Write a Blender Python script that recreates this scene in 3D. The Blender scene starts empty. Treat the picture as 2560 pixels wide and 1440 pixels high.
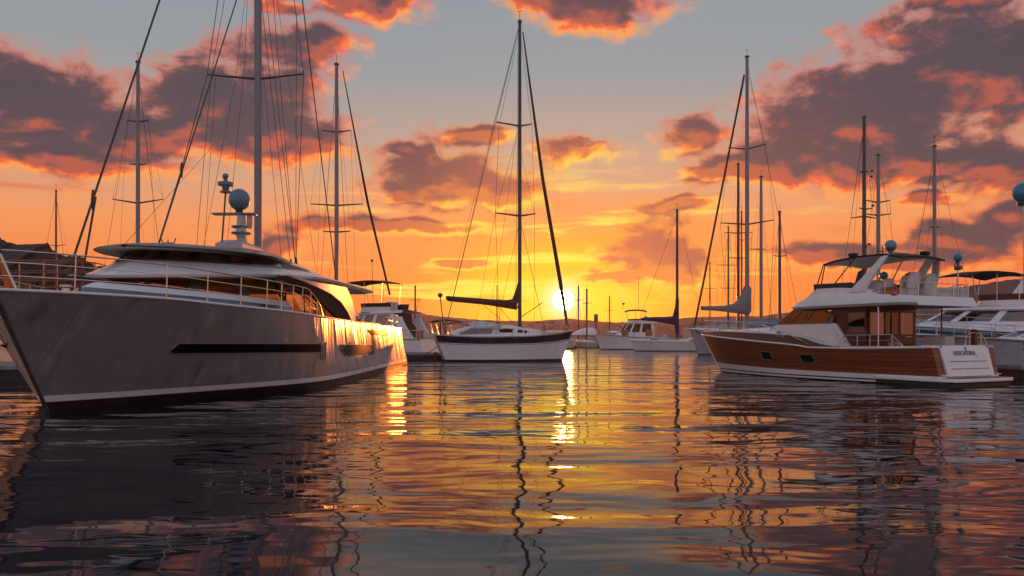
import bpy, bmesh, math, random
import numpy as np
from mathutils import Vector, Matrix
from math import radians, sin, cos, tan, pi, sqrt, atan, atan2

S = bpy.context.scene
COL = S.collection
S.render.engine = 'CYCLES'

# ---------------------------------------------------------------- camera
cam = bpy.data.cameras.new('camera')
camera = bpy.data.objects.new('camera', cam)
COL.objects.link(camera)
camera.location = (0, 0, 1.8)
camera.rotation_euler = (radians(90), 0, 0)
cam.sensor_width = 36
cam.lens = 28.125
cam.shift_y = 125 / 2560          # a shift lens: verticals stay vertical
cam.clip_start = 0.1
cam.clip_end = 6000
S.camera = camera

# ---------------------------------------------------------------- exposure
S.view_settings.view_transform = 'Standard'
S.view_settings.look = 'None'
S.view_settings.exposure = 0
S.view_settings.gamma = 1
S.cycles.use_denoising = True
S.cycles.max_bounces = 8
S.cycles.transparent_max_bounces = 24
S.cycles.sample_clamp_indirect = 12
S.cycles.caustics_reflective = True
S.cycles.blur_glossy = 0.3

SUN_AZ = atan(128 / 2000)
SUN_EL = radians(2.6)


def lin(r, g, b):
    def f(c):
        c /= 255
        return c / 12.92 if c <= .04045 else ((c + .055) / 1.055) ** 2.4
    return (f(r), f(g), f(b), 1)


# ---------------------------------------------------------------- node shorthand
class G:
    """A node tree written as arithmetic."""
    def __init__(s, tree):
        s.t = tree

    def new(s, kind, **kw):
        n = s.t.nodes.new(kind)
        for k, v in kw.items():
            setattr(n, k, v)
        return n

    def put(s, sock, v):
        if isinstance(v, bpy.types.NodeSocket):
            s.t.links.new(v, sock)
        elif v is not None:
            sock.default_value = v

    def m(s, op, a, b=None, c=None, clamp=False):
        n = s.new('ShaderNodeMath', operation=op, use_clamp=clamp)
        for i, v in enumerate((a, b, c)):
            s.put(n.inputs[i], v)
        return n.outputs[0]

    def v(s, op, a, b=None, c=None):
        n = s.new('ShaderNodeVectorMath', operation=op)
        for i, x in enumerate((a, b, c)):
            s.put(n.inputs[i], x)
        return n.outputs['Value'] if op in ('LENGTH', 'DOT_PRODUCT', 'DISTANCE') else n.outputs[0]

    def scale(s, a, f):
        n = s.new('ShaderNodeVectorMath', operation='SCALE')
        s.put(n.inputs[0], a)
        s.put(n.inputs['Scale'], f)
        return n.outputs[0]

    def xyz(s, a):
        n = s.new('ShaderNodeSeparateXYZ')
        s.put(n.inputs[0], a)
        return n.outputs

    def vec(s, x=0., y=0., z=0.):
        n = s.new('ShaderNodeCombineXYZ')
        for i, q in enumerate((x, y, z)):
            s.put(n.inputs[i], q)
        return n.outputs[0]

    def noise(s, vec, scale=1., detail=4., rough=.5, color=False, lac=2., dist=0.):
        n = s.new('ShaderNodeTexNoise')
        s.put(n.inputs['Vector'], vec)
        for k, q in (('Scale', scale), ('Detail', detail), ('Roughness', rough), ('Lacunarity', lac), ('Distortion', dist)):
            s.put(n.inputs[k], q)
        return n.outputs['Color'] if color else n.outputs[0]

    def step(s, x, a, b, lo=0., hi=1.):
        n = s.new('ShaderNodeMapRange', interpolation_type='SMOOTHSTEP')
        for i, q in enumerate((x, a, b, lo, hi)):
            s.put(n.inputs[i], q)
        return n.outputs[0]

    def mix(s, f, a, b, blend='MIX'):
        n = s.new('ShaderNodeMix', data_type='RGBA', blend_type=blend)
        s.put(n.inputs[0], f)
        s.put(n.inputs[6], a)
        s.put(n.inputs[7], b)
        return n.outputs[2]

    def ramp(s, x, stops, interp='LINEAR'):
        n = s.new('ShaderNodeValToRGB')
        s.put(n.inputs[0], x)
        cr = n.color_ramp
        cr.interpolation = interp
        while len(cr.elements) > 1:
            cr.elements.remove(cr.elements[-1])
        cr.elements[0].position, cr.elements[0].color = stops[0][0], stops[0][1]
        for p, c in stops[1:]:
            cr.elements.new(p).color = c
        return n.outputs[0]


# ---------------------------------------------------------------- sky: a dusk sky by direction (azimuth, elevation), with lit clouds
# one unit = 0.05 radian; u runs to the right of north, v up from the horizon
def uv(px, py):
    a = atan((px - 1280) / 2000)
    return 20 * a, 20 * atan((845 - py) / 2000 * cos(a))


CLOUDS = [  # centre and half-size of each cloud bank
    (60, 275, 210, 105), (330, 330, 230, 75), (590, 270, 190, 115), (700, 330, 150, 70), (130, 395, 210, 34),
    (760, 115, 130, 55), (905, 5, 130, 34), (700, 5, 60, 18), (1480, 25, 150, 55), (1340, 5, 90, 28),
    (2440, 185, 260, 130), (2180, 300, 260, 125), (2050, 395, 230, 60), (1850, 430, 130, 34), (2300, 400, 190, 45), (2480, 420, 80, 55),
    (2420, 8, 120, 26), (1745, 350, 85, 40), (1700, 510, 80, 18), (1090, 455, 140, 72), (1240, 475, 120, 46), (1010, 490, 50, 22),
    (1040, 372, 60, 18), (1180, 335, 95, 30), (1615, 625, 105, 92), (1690, 665, 95, 42), (1540, 695, 75, 16), (1150, 668, 80, 13),
    (1440, 372, 90, 34), (2400, 610, 150, 45), (2535, 545, 70, 42), (2260, 660, 160, 22),
    (690, 612, 45, 38), (960, 570, 240, 22), (2320, 490, 60, 20), (2040, 640, 120, 24)]

world = bpy.data.worlds.new('World')
S.world = world
world.use_nodes = True
wt = world.node_tree
wt.nodes.clear()
g = G(wt)


def density_group():
    t = bpy.data.node_groups.new('cloud_density', 'ShaderNodeTree')
    t.interface.new_socket('P', in_out='INPUT', socket_type='NodeSocketVector')
    t.interface.new_socket('D', in_out='OUTPUT', socket_type='NodeSocketFloat')
    q = G(t)
    p0 = q.new('NodeGroupInput').outputs[0]
    w = q.noise(p0, .55, 3, .55, True)
    p = q.v('MULTIPLY_ADD', q.v('SUBTRACT', w, (.5, .5, .5)), (1.5, .9, 0), p0)
    M = None
    for px, py, rx, ry in CLOUDS:
        u0, v0 = uv(px, py)
        iu, iv = 100 / rx / 1.15, 100 / ry / 1.15
        d = q.v('MULTIPLY_ADD', p, (iu, iv, 0), (-u0 * iu, -v0 * iv, 0))
        d = q.v('DOT_PRODUCT', d, d)
        if rx * ry < 4500:
            d = q.m('MULTIPLY', d, .93)
        if M is None:
            M = d
        else:
            n = q.new('ShaderNodeMath', operation='SMOOTH_MIN')
            q.put(n.inputs[0], M); q.put(n.inputs[1], d); n.inputs[2].default_value = .35
            M = n.outputs[0]
    M = q.m('SUBTRACT', 1.0, q.m('SQRT', q.m('MAXIMUM', M, 0)))
    M = q.m('MAXIMUM', M, -1.2)
    n1 = q.noise(q.v('MULTIPLY', p0, (1, 1.65, 1)), .85, 10, .57, dist=.28)
    D = q.m('ADD', M, q.m('MULTIPLY', q.m('SUBTRACT', n1, .475), 2.05))
    o = q.new('NodeGroupOutput')
    q.put(o.inputs[0], D)
    return t


def build_sky():
    d = g.new('ShaderNodeTexCoord').outputs['Generated']
    x, y, z = g.xyz(d)
    az = g.m('ARCTAN2', x, y)
    u = g.m('MULTIPLY', az, 20)
    vv = g.m('MULTIPLY', g.m('ARCSINE', g.m('ABSOLUTE', z)), 20)
    P = g.vec(u, vv, 0)
    su, sv = 20 * SUN_AZ, 20 * radians(2.7)
    dv = g.v('SUBTRACT', P, (su, sv, 0))
    r = g.v('LENGTH', g.v('MULTIPLY', dv, (.62, 1.22, 0)))
    rr = g.v('LENGTH', dv)
    # clear sky
    base = g.ramp(g.m('DIVIDE', vv, 32), [
        (0, lin(240, 104, 50)), (.04, lin(250, 130, 62)), (.085, lin(243, 152, 94)), (.12, lin(210, 160, 130)),
        (.155, lin(178, 160, 150)), (.20, lin(150, 156, 160)), (.34, lin(134, 146, 160)), (1, lin(120, 134, 158))])
    glow = g.ramp(g.m('DIVIDE', r, 7), [(0, lin(255, 240, 70)), (.10, lin(255, 218, 48)), (.22, lin(255, 182, 48)), (.38, lin(251, 152, 66)), (1, lin(240, 160, 100))])
    ga = g.ramp(g.m('DIVIDE', r, 7), [(0, (1, 1, 1, 1)), (.2, (.97, .97, .97, 1)), (.34, (.5, .5, .5, 1)), (.55, (.1, .1, .1, 1)), (1, (0, 0, 0, 1))], 'EASE')
    sky = g.mix(ga, base, glow)
    # the dome behind the camera is the dull blue of dusk
    back = g.step(g.m('ABSOLUTE', az), 1.1, 2.5)
    dull = g.ramp(g.m('DIVIDE', vv, 32), [(0, lin(212, 174, 176)), (.15, lin(202, 182, 192)), (.4, lin(170, 176, 198)), (1, lin(136, 148, 176))])
    sky = g.mix(back, sky, dull)
    # thin streaks of stratus low over the sun
    st = g.noise(g.vec(g.m('MULTIPLY', u, .16), g.m('MULTIPLY', vv, 1.7), 3.1), 1.15, 5, .6, dist=.3)
    low = g.m('MULTIPLY', g.step(vv, .3, 1.0), g.step(vv, 5.2, 3.2))
    near = g.step(r, 6.0, 1.5)
    sa = g.m('MULTIPLY', g.m('MULTIPLY', g.step(st, .54, .68), low), .75)
    sky = g.mix(sa, sky, g.mix(near, lin(226, 118, 84), lin(250, 150, 48)))
    sb = g.m('MULTIPLY', g.m('MULTIPLY', g.step(st, .46, .36), low), g.m('MULTIPLY', near, .9))
    sky = g.mix(sb, sky, lin(255, 232, 92))
    # cloud banks, lit from the sun's side
    grp = density_group()

    def dens(p):
        n = g.new('ShaderNodeGroup')
        n.node_tree = grp
        g.put(n.inputs[0], p)
        return n.outputs[0]
    D = dens(P)
    to = g.scale(g.v('NORMALIZE', g.v('MULTIPLY', g.v('SUBTRACT', (su, sv - 3.5, 0), P), (.55, 1, 0))), .34)
    D2 = dens(g.v('ADD', P, to))
    cover = g.m('MULTIPLY', g.step(D, -.24, .4), .96)
    core = g.step(D, .0, .6)
    lit = g.step(g.m('SUBTRACT', D, D2), .02, .62)
    thin = g.m('SUBTRACT', 1, core)
    f = g.m('MULTIPLY_ADD', thin, .35, g.m('MULTIPLY', lit, .85), clamp=True)
    f = g.m('MULTIPLY', f, g.m('MULTIPLY_ADD', thin, .72, .28))
    f = g.m('MULTIPLY', f, 1.6, clamp=True)
    near2 = g.step(rr, 5.5, 1.4)
    far2 = g.step(rr, 3, 9)
    dark = g.mix(near2, g.mix(far2, lin(112, 74, 78), lin(80, 66, 78)), lin(192, 100, 80))
    edge = g.ramp(f, [(0, lin(150, 88, 82)), (.4, lin(228, 102, 66)), (.72, lin(255, 116, 54)), (1, lin(255, 160, 80))])
    edge2 = g.ramp(f, [(0, lin(225, 118, 74)), (.5, lin(255, 160, 64)), (1, lin(255, 214, 84))])
    edge = g.mix(g.step(rr, 6.0, 2.5), edge, edge2)
    body = g.mix(g.m('MULTIPLY', f, 1.5, clamp=True), dark, edge)
    # whitish veil: where the cloud is thin and off the sun
    cov = g.m('MULTIPLY', cover, g.m('SUBTRACT', 1, g.m('MULTIPLY', back, .6)))
    sky = g.mix(cov, sky, body)
    # the sun itself
    halo = g.m('POWER', g.step(rr, .85, .2), 1.9)
    sky = g.mix(halo, sky, (1.0, .93, .5, 1))
    disc = g.step(rr, .28, .2)
    sky = g.mix(disc, sky, (85, 50, 14, 1))
    # a trace of the physical twilight sky
    ns = g.new('ShaderNodeTexSky', sky_type='NISHITA')
    ns.sun_disc = False
    ns.sun_elevation = SUN_EL
    ns.sun_rotation = SUN_AZ
    ns.dust_density = 2
    b1 = g.new('ShaderNodeBackground')
    g.put(b1.inputs[0], sky)
    b1.inputs[1].default_value = 1.0
    b2 = g.new('ShaderNodeBackground')
    g.put(b2.inputs[0], ns.outputs[0])
    b2.inputs[1].default_value = NISHITA
    ad = g.new('ShaderNodeAddShader')
    g.put(ad.inputs[0], b1.outputs[0])
    g.put(ad.inputs[1], b2.outputs[0])
    out = g.new('ShaderNodeOutputWorld')
    g.put(out.inputs[0], ad.outputs[0])
    world.cycles.sampling_method = 'MANUAL'
    world.cycles.sample_map_resolution = 1024


NISHITA = 0.004
build_sky()

# ---------------------------------------------------------------- the low sun
sl = bpy.data.lights.new('sun', 'SUN')
sl.energy = 2.1
sl.angle = radians(0.6)
sl.color = (1.0, .22, .028)
sun = bpy.data.objects.new('sun', sl)
COL.objects.link(sun)
sd = Vector((sin(SUN_AZ) * cos(SUN_EL), cos(SUN_AZ) * cos(SUN_EL), sin(SUN_EL)))
sun.rotation_euler = (-sd).to_track_quat('-Z', 'Y').to_euler()
sun.location = sd * 200

# ================================================================ mesh helpers
def hermite(tab):
    """Monotone cubic through (x, y) pairs."""
    X = np.array([a for a, _ in tab], float)
    Y = np.array([b for _, b in tab], float)
    h = np.diff(X)
    s = np.diff(Y) / h
    m = np.zeros(len(X))
    m[0], m[-1] = s[0], s[-1]
    for i in range(1, len(X) - 1):
        m[i] = 0 if s[i - 1] * s[i] <= 0 else 2 * s[i - 1] * s[i] / (s[i - 1] + s[i])

    def f(x):
        x = min(max(x, X[0]), X[-1])
        i = min(int(np.searchsorted(X, x, side='right')) - 1, len(h) - 1)
        t = (x - X[i]) / h[i]
        return float((2 * t ** 3 - 3 * t ** 2 + 1) * Y[i] + (t ** 3 - 2 * t ** 2 + t) * h[i] * m[i]
                     + (3 * t ** 2 - 2 * t ** 3) * Y[i + 1] + (t ** 3 - t ** 2) * h[i] * m[i + 1])
    return f


class MB:
    def __init__(s):
        s.v, s.f = [], []

    def grid(s, rows, cu=False, cv=False):
        b, n, m = len(s.v), len(rows), len(rows[0])
        for r in rows:
            s.v.extend(tuple(p) for p in r)
        for i in range(n if cu else n - 1):
            for j in range(m if cv else m - 1):
                a, c = i, (i + 1) % n
                d, e = j, (j + 1) % m
                s.f.append((b + a * m + d, b + c * m + d, b + c * m + e, b + a * m + e))
        return s

    def face(s, pts):
        b = len(s.v)
        s.v.extend(tuple(p) for p in pts)
        s.f.append(tuple(range(b, b + len(pts))))
        return s

    def tube(s, pts, r, n=6, cap=True):
        P = [Vector(p) for p in pts]
        rr = r if isinstance(r, (list, tuple)) else [r] * len(P)
        rows, up = [], None
        for i, p in enumerate(P):
            t = (P[min(i + 1, len(P) - 1)] - P[max(i - 1, 0)])
            t = t.normalized() if t.length > 1e-9 else Vector((0, 0, 1))
            if up is None:
                up = t.orthogonal().normalized()
            up = (up - t * up.dot(t)).normalized()
            w = t.cross(up)
            rows.append([p + (up * cos(2 * pi * k / n) + w * sin(2 * pi * k / n)) * rr[i] for k in range(n)])
        b = len(s.v)
        s.grid(rows, cv=True)
        if cap:
            s.f.append(tuple(b + k for k in reversed(range(n))))
            e = len(s.v) - n
            s.f.append(tuple(e + k for k in range(n)))
        return s

    def box(s, x0, x1, y0, y1, z0, z1):
        b = len(s.v)
        s.v += [(x0, y0, z0), (x1, y0, z0), (x1, y1, z0), (x0, y1, z0), (x0, y0, z1), (x1, y0, z1), (x1, y1, z1), (x0, y1, z1)]
        for q in ((3, 2, 1, 0), (4, 5, 6, 7), (0, 1, 5, 4), (1, 2, 6, 5), (2, 3, 7, 6), (3, 0, 4, 7)):
            s.f.append(tuple(b + i for i in q))
        return s

    def prism(s, pts, off):
        off = Vector(off)
        A = [Vector(p) for p in pts]
        B = [p + off for p in A]
        b, n = len(s.v), len(A)
        s.v.extend(tuple(p) for p in A + B)
        s.f.append(tuple(b + i for i in range(n)))
        s.f.append(tuple(b + n + i for i in reversed(range(n))))
        for i in range(n):
            j = (i + 1) % n
            s.f.append((b + j, b + i, b + n + i, b + n + j))
        return s

    def lathe(s, prof, c=(0, 0, 0), n=20, axis='z'):
        c = Vector(c)
        rows = []
        for r, z in prof:
            ring = []
            for k in range(n):
                a = 2 * pi * k / n
                o = (r * cos(a), r * sin(a), z)
                if axis == 'x':
                    o = (o[2], o[0], o[1])
                elif axis == 'y':
                    o = (o[1], o[2], o[0])
                ring.append(c + Vector(o))
            rows.append(ring)
        return s.grid(rows, cv=True)

    def ball(s, c, r, n=20, zs=1.):
        return s.lathe([(r * max(sin(pi * i / 12), .002), -r * zs * cos(pi * i / 12)) for i in range(13)], c, n)

    def loft(s, rings, closed=True, cap=True):
        """Loft through closed rings of equal length, capped at the ends."""
        b, n = len(s.v), len(rings[0])
        s.grid(rings, cv=closed)
        if cap:
            s.f.append(tuple(b + k for k in range(n)))
            e = len(s.v) - n
            s.f.append(tuple(e + k for k in reversed(range(n))))
        return s

    def mesh(s, name, smooth=38, bevel=0):
        me = bpy.data.meshes.new(name)
        me.from_pydata(s.v, [], s.f)
        bm = bmesh.new()
        bm.from_mesh(me)
        bmesh.ops.remove_doubles(bm, verts=bm.verts, dist=1e-5)
        bmesh.ops.recalc_face_normals(bm, faces=bm.faces)
        if bevel:
            ed = [e for e in bm.edges if len(e.link_faces) == 2 and e.calc_face_angle(0) > .6]
            bmesh.ops.bevel(bm, geom=ed, offset=bevel, segments=2, profile=.6, affect='EDGES', clamp_overlap=True)
        bm.to_mesh(me)
        bm.free()
        if smooth:
            me.shade_smooth()
            me.set_sharp_from_angle(angle=radians(smooth))
        return me

    def build(s, name, mat, parent=None, smooth=38, bevel=0, label=None):
        o = bpy.data.objects.new(name, s.mesh(name, smooth, bevel))
        o.data.materials.append(mat)
        COL.objects.link(o)
        if parent:
            o.parent = parent
        if label:
            o['label'] = label
        return o


def thing(name, label, cat, loc=(0, 0, 0), rz=0., group=None):
    o = bpy.data.objects.new(name, None)
    o.empty_display_size = .2
    COL.objects.link(o)
    o.location = loc
    o.rotation_euler = (0, 0, rz)
    return tag(o, label, cat, group)


def tag(o, label, cat, group=None, kind=None):
    o['label'] = label
    o['category'] = cat
    if group:
        o['group'] = group
    if kind:
        o['kind'] = kind
    return o


def tube(name, pts, r, mat, parent, n=6):
    return MB().tube(pts, r, n).build(name, mat, parent, 60)


def copy_thing(o, parent=None):
    c = o.copy()
    COL.objects.link(c)
    if parent:
        c.parent = parent
    for ch in list(o.children):
        copy_thing(ch, c)
    return c


def W(px, py, d):
    return Vector(((px - 1280) / 2000 * d, d, 1.8 + (845 - py) / 2000 * d))


# ================================================================ materials
def mat(name, col, rough=.5, metal=0., spec=.5, coat=0., bump=0., bscale=8., vary=0., vscale=3., stretch=(1, 1, 1), emit=None):
    m = bpy.data.materials.new(name)
    m.use_nodes = True
    q = G(m.node_tree)
    p = m.node_tree.nodes['Principled BSDF']
    p.inputs['Roughness'].default_value = rough
    p.inputs['Metallic'].default_value = metal
    p.inputs['Specular IOR Level'].default_value = spec
    p.inputs['Coat Weight'].default_value = coat
    p.inputs['Coat Roughness'].default_value = .08
    c = (*col, 1)
    co = None
    if vary or bump:
        co = q.v('MULTIPLY', q.new('ShaderNodeTexCoord').outputs['Object'], stretch)
    if vary:
        n = q.noise(co, vscale, 6, .62)
        lo = tuple(x * (1 - vary) for x in col) + (1,)
        hi = tuple(min(x * (1 + vary * .6), .9) for x in col) + (1,)
        q.put(p.inputs['Base Color'], q.mix(q.step(n, .3, .7), lo, hi))
        q.put(p.inputs['Roughness'], q.m('MULTIPLY_ADD', n, .3, rough - .13, clamp=True))
    else:
        p.inputs['Base Color'].default_value = c
    if bump:
        b = q.new('ShaderNodeBump')
        b.inputs['Distance'].default_value = bump
        b.inputs['Strength'].default_value = 1
        q.put(b.inputs['Height'], q.noise(co, bscale, 4, .5))
        q.put(p.inputs['Normal'], b.outputs[0])
    if emit:
        p.inputs['Emission Color'].default_value = (*emit[:3], 1)
        p.inputs['Emission Strength'].default_value = emit[3]
    return m


def glass(name, tint, refl=.06, rough=.02):
    m = bpy.data.materials.new(name)
    m.use_nodes = True
    m.node_tree.nodes.clear()
    q = G(m.node_tree)
    t = q.new('ShaderNodeBsdfTransparent')
    t.inputs[0].default_value = (*tint, 1)
    gl = q.new('ShaderNodeBsdfGlossy')
    gl.inputs['Roughness'].default_value = rough
    gl.inputs['Color'].default_value = (.92, .78, .66, 1)
    fr = q.new('ShaderNodeFresnel')
    fr.inputs[0].default_value = 1.5
    mx = q.new('ShaderNodeMixShader')
    q.put(mx.inputs[0], q.m('ADD', fr.outputs[0], refl, clamp=True))
    q.put(mx.inputs[1], t.outputs[0])
    q.put(mx.inputs[2], gl.outputs[0])
    o = q.new('ShaderNodeOutputMaterial')
    q.put(o.inputs[0], mx.outputs[0])
    return m


def planks(name, colA, colB, pitch, axis=2, rough=.35, coat=.5, seam=.02):
    """Varnished planks: seams every `pitch` along a local axis, grain along x."""
    m = bpy.data.materials.new(name)
    m.use_nodes = True
    q = G(m.node_tree)
    p = m.node_tree.nodes['Principled BSDF']
    co = q.new('ShaderNodeTexCoord').outputs['Object']
    ax = q.xyz(co)[axis]
    k = q.m('DIVIDE', ax, pitch)
    idx = q.m('FLOOR', k)
    fr = q.m('FRACT', k)
    edge = q.m('MINIMUM', fr, q.m('SUBTRACT', 1, fr))
    line = q.step(edge, seam, seam * 2.2)
    wn = q.new('ShaderNodeTexWhiteNoise', noise_dimensions='1D')
    q.put(wn.inputs['W'], idx)
    gr = q.noise(q.v('MULTIPLY_ADD', co, (.7, 14, 14), q.vec(q.m('MULTIPLY', wn.outputs[0], 40), 0, 0)), 1.6, 6, .65)
    f = q.m('MULTIPLY_ADD', wn.outputs[0], .45, q.m('MULTIPLY', q.step(gr, .28, .72), .6), clamp=True)
    c = q.mix(f, (*colA, 1), (*colB, 1))
    c = q.mix(line, tuple(x * .16 for x in colA) + (1,), c)
    q.put(p.inputs['Base Color'], c)
    p.inputs['Roughness'].default_value = rough
    p.inputs['Coat Weight'].default_value = coat
    p.inputs['Coat Roughness'].default_value = .1
    b = q.new('ShaderNodeBump')
    b.inputs['Distance'].default_value = .004
    q.put(b.inputs['Height'], q.m('ADD', line, q.m('MULTIPLY', gr, .15)))
    q.put(p.inputs['Normal'], b.outputs[0])
    return m


def hull_metal():
    """Grey metallic hull: long, faint, upright waves in the plating catch the low light as streaks."""
    m = bpy.data.materials.new('grey_metallic_paint')
    m.use_nodes = True
    q = G(m.node_tree)
    p = m.node_tree.nodes['Principled BSDF']
    co = q.new('ShaderNodeTexCoord').outputs['Object']
    x, y, z = q.xyz(co)
    lean = q.vec(q.m('MULTIPLY_ADD', z, -.22, x), q.m('MULTIPLY', y, .5), q.m('MULTIPLY', z, .14))
    n1 = q.noise(lean, .9, 2, .5)
    n2 = q.noise(lean, 2.6, 3, .6)
    crease = q.m('POWER', q.step(q.noise(q.v('ADD', lean, (7.3, 0, 0)), 1.5, 2, .5), .5, .78), 2.)
    n3 = q.noise(co, 1.4, 5, .6)
    b = q.new('ShaderNodeBump')
    b.inputs['Distance'].default_value = 1.0
    q.put(b.inputs['Height'], q.m('ADD', q.m('ADD', q.m('MULTIPLY', n1, .16), q.m('MULTIPLY', n2, .032)), q.m('MULTIPLY', crease, .13)))
    q.put(p.inputs['Normal'], b.outputs[0])
    paint = q.mix(q.step(n3, .3, .7), (.40, .365, .35, 1), (.48, .435, .415, 1))
    drip = q.noise(q.v('MULTIPLY', co, (3.2, 3.2, .22)), 1.6, 4, .6)
    seam = q.m('ABSOLUTE', q.m('SUBTRACT', q.m('FRACT', q.m('DIVIDE', x, 3.1)), .5))
    grime = q.m('MULTIPLY', q.step(drip, .56, .74), q.step(z, 2.3, .5, .03, .15))
    paint = q.mix(grime, paint, (.10, .085, .075, 1))
    paint = q.mix(q.step(seam, .0035, .0015, 0, .55), paint, (.06, .055, .055, 1))
    q.put(p.inputs['Base Color'], paint)
    q.put(p.inputs['Roughness'], q.m('MULTIPLY_ADD', n3, .08, .18))
    p.inputs['Metallic'].default_value = .5
    p.inputs['Coat Weight'].default_value = .0
    p.inputs['Coat Roughness'].default_value = .05
    return m


M_HULL = hull_metal()
M_WHITE = mat('white_gelcoat', (.76, .75, .74), .28, coat=.4, vary=.05, vscale=1.8)
M_ROOF = mat('slate_roof_paint', (.085, .095, .115), .35, coat=.2, vary=.1)
M_CREAM = mat('cream_gelcoat', (.60, .57, .53), .4, vary=.14, vscale=2)
M_PALE = mat('pale_grey_gelcoat', (.40, .41, .43), .35, coat=.3, vary=.12)
M_GREY = mat('mid_grey_paint', (.16, .165, .175), .32, coat=.4, vary=.12)
M_SLATE = mat('slate_paint', (.055, .06, .068), .3, coat=.5, vary=.15)
M_NAVY = mat('navy_paint', (.012, .014, .030), .22, coat=.6, vary=.2)
M_TEAL = mat('teal_paint', (.03, .13, .18), .3, coat=.4, vary=.15)
M_BLACK = mat('black_rubber', (.012, .012, .013), .5, vary=.3)
M_FOUL = mat('dark_antifouling', (.03, .018, .014), .55, vary=.35, vscale=5)
M_STRIP = mat('black_hull_glass', (.004, .004, .005), .22, spec=.03)
M_ORANGELIT = mat('orange_lit_steel', (.34, .10, .045), .5, vary=.3, vscale=4)  # gangway steel with the low sun's orange put into its base colour
M_DGLASS = mat('dark_glass', (.005, .005, .006), .2, spec=.15)
M_STEEL = mat('stainless_steel', (.56, .55, .54), .22, metal=1, vary=.1, vscale=12)
M_ALU = mat('mast_alloy', (.19, .195, .21), .38, metal=.6, vary=.12, vscale=2, stretch=(4, 4, .6))
M_DALU = mat('dark_mast_alloy', (.07, .07, .075), .4, metal=.4, vary=.2, vscale=2, stretch=(4, 4, .6))
M_WIRE = mat('rigging_wire', (.06, .055, .05), .45, metal=.4)
M_ROPE = mat('rope', (.12, .10, .085), .85)
M_DROPE = mat('dark_rope', (.025, .022, .02), .85)
M_TEAK = planks('teak_deck', (.20, .10, .045), (.34, .19, .09), .07, axis=1, rough=.6, coat=0, seam=.06)
M_MAHOG = planks('varnished_mahogany', (.135, .027, .007), (.255, .060, .015), .175, axis=2, rough=.42, coat=.12, seam=.035)
M_CABIN = mat('cabin_mahogany', (.10, .024, .008), .42, coat=.06, vary=.4, vscale=3, stretch=(1, 9, 1))
M_CANVASB = mat('brown_canvas', (.13, .045, .03), .85, bump=.012, bscale=7, vary=.25)
M_CANVASD = mat('dark_canvas', (.035, .028, .026), .85, bump=.01, bscale=5, vary=.3)
M_CANVASN = mat('navy_canvas', (.02, .025, .08), .85, bump=.012, bscale=6, vary=.25)
M_CANVASG = mat('grey_canvas', (.20, .205, .21), .85, bump=.012, bscale=6, vary=.2)
M_CANVASBLUE = mat('slate_blue_canvas', (.10, .155, .20), .8, bump=.02, bscale=3, vary=.2)
M_CANVASO = mat('orange_canvas', (.62, .13, .02), .7, bump=.01, vary=.2)
M_CANVASW = mat('white_canvas', (.55, .52, .50), .85, bump=.012, bscale=5, vary=.15)
M_CUSH = mat('cream_cushion', (.55, .50, .46), .85, bump=.008, bscale=9, vary=.12)
M_TAN = mat('tan_upholstery', (.34, .15, .06), .7, vary=.2)
M_RED = mat('red_lifebuoy', (.55, .02, .02), .5)
M_DOME = mat('grey_blue_radome', (.11, .20, .27), .35, coat=.3, vary=.08)
M_DOMET = mat('teal_radome', (.02, .20, .30), .3, coat=.4, vary=.1)
M_INT = mat('dark_interior', (.05, .032, .024), .7, vary=.3)
M_CONC = mat('weathered_concrete', (.22, .21, .20), .85, bump=.02, bscale=6, vary=.3)
M_PILE = mat('wet_pile', (.02, .016, .014), .6, bump=.03, bscale=4, vary=.4)
M_HEMP = mat('lamp_white', (.8, .8, .8), .4, emit=(1, .5, .15, 3.5))
M_GLASS = glass('tinted_window_glass', (.20, .145, .12), .05)
M_GLASSC = glass('smoked_window_glass', (.60, .45, .34), .05)
M_GLASSP = glass('pale_window_glass', (.62, .56, .50), .12)
M_WHGLASS = glass('bronze_window_glass', (.74, .58, .44), .16)
M_CLEAR = glass('clear_vinyl', (.80, .74, .68), .04)

# ================================================================ water
def water_material():
    m = bpy.data.materials.new('harbour_water')
    m.use_nodes = True
    q = G(m.node_tree)
    p = m.node_tree.nodes['Principled BSDF']
    p.inputs['Base Color'].default_value = (.004, .010, .016, 1)
    p.inputs['Roughness'].default_value = .03
    p.inputs['IOR'].default_value = 1.33
    p.inputs['Specular IOR Level'].default_value = .62
    co = q.new('ShaderNodeTexCoord').outputs['Object']
    warp = q.scale(q.v('SUBTRACT', q.noise(co, .16, 3, .55, True), (.5, .5, .5)), 2.6)
    c = q.v('ADD', co, warp)
    h = None
    for (sx, sy, sc, amp, det, rot) in WAVES:
        mp = q.new('ShaderNodeMapping')
        mp.inputs['Rotation'].default_value = (0, 0, radians(rot))
        mp.inputs['Scale'].default_value = (sx, sy, 1)
        q.put(mp.inputs[0], c)
        n = q.m('MULTIPLY', q.noise(mp.outputs[0], sc, det, .45), amp)
        h = n if h is None else q.m('ADD', h, n)
    # calmer and rougher patches of wind
    cat = q.step(q.noise(q.v('MULTIPLY', co, (.05, .11, 1)), 1.0, 3, .5), .32, .68, .55, 1.25)
    b = q.new('ShaderNodeBump')
    b.inputs['Distance'].default_value = 1
    b.inputs['Strength'].default_value = 1
    q.put(b.inputs['Height'], q.m('MULTIPLY', h, cat))
    q.put(p.inputs['Normal'], b.outputs[0])
    return m


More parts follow.
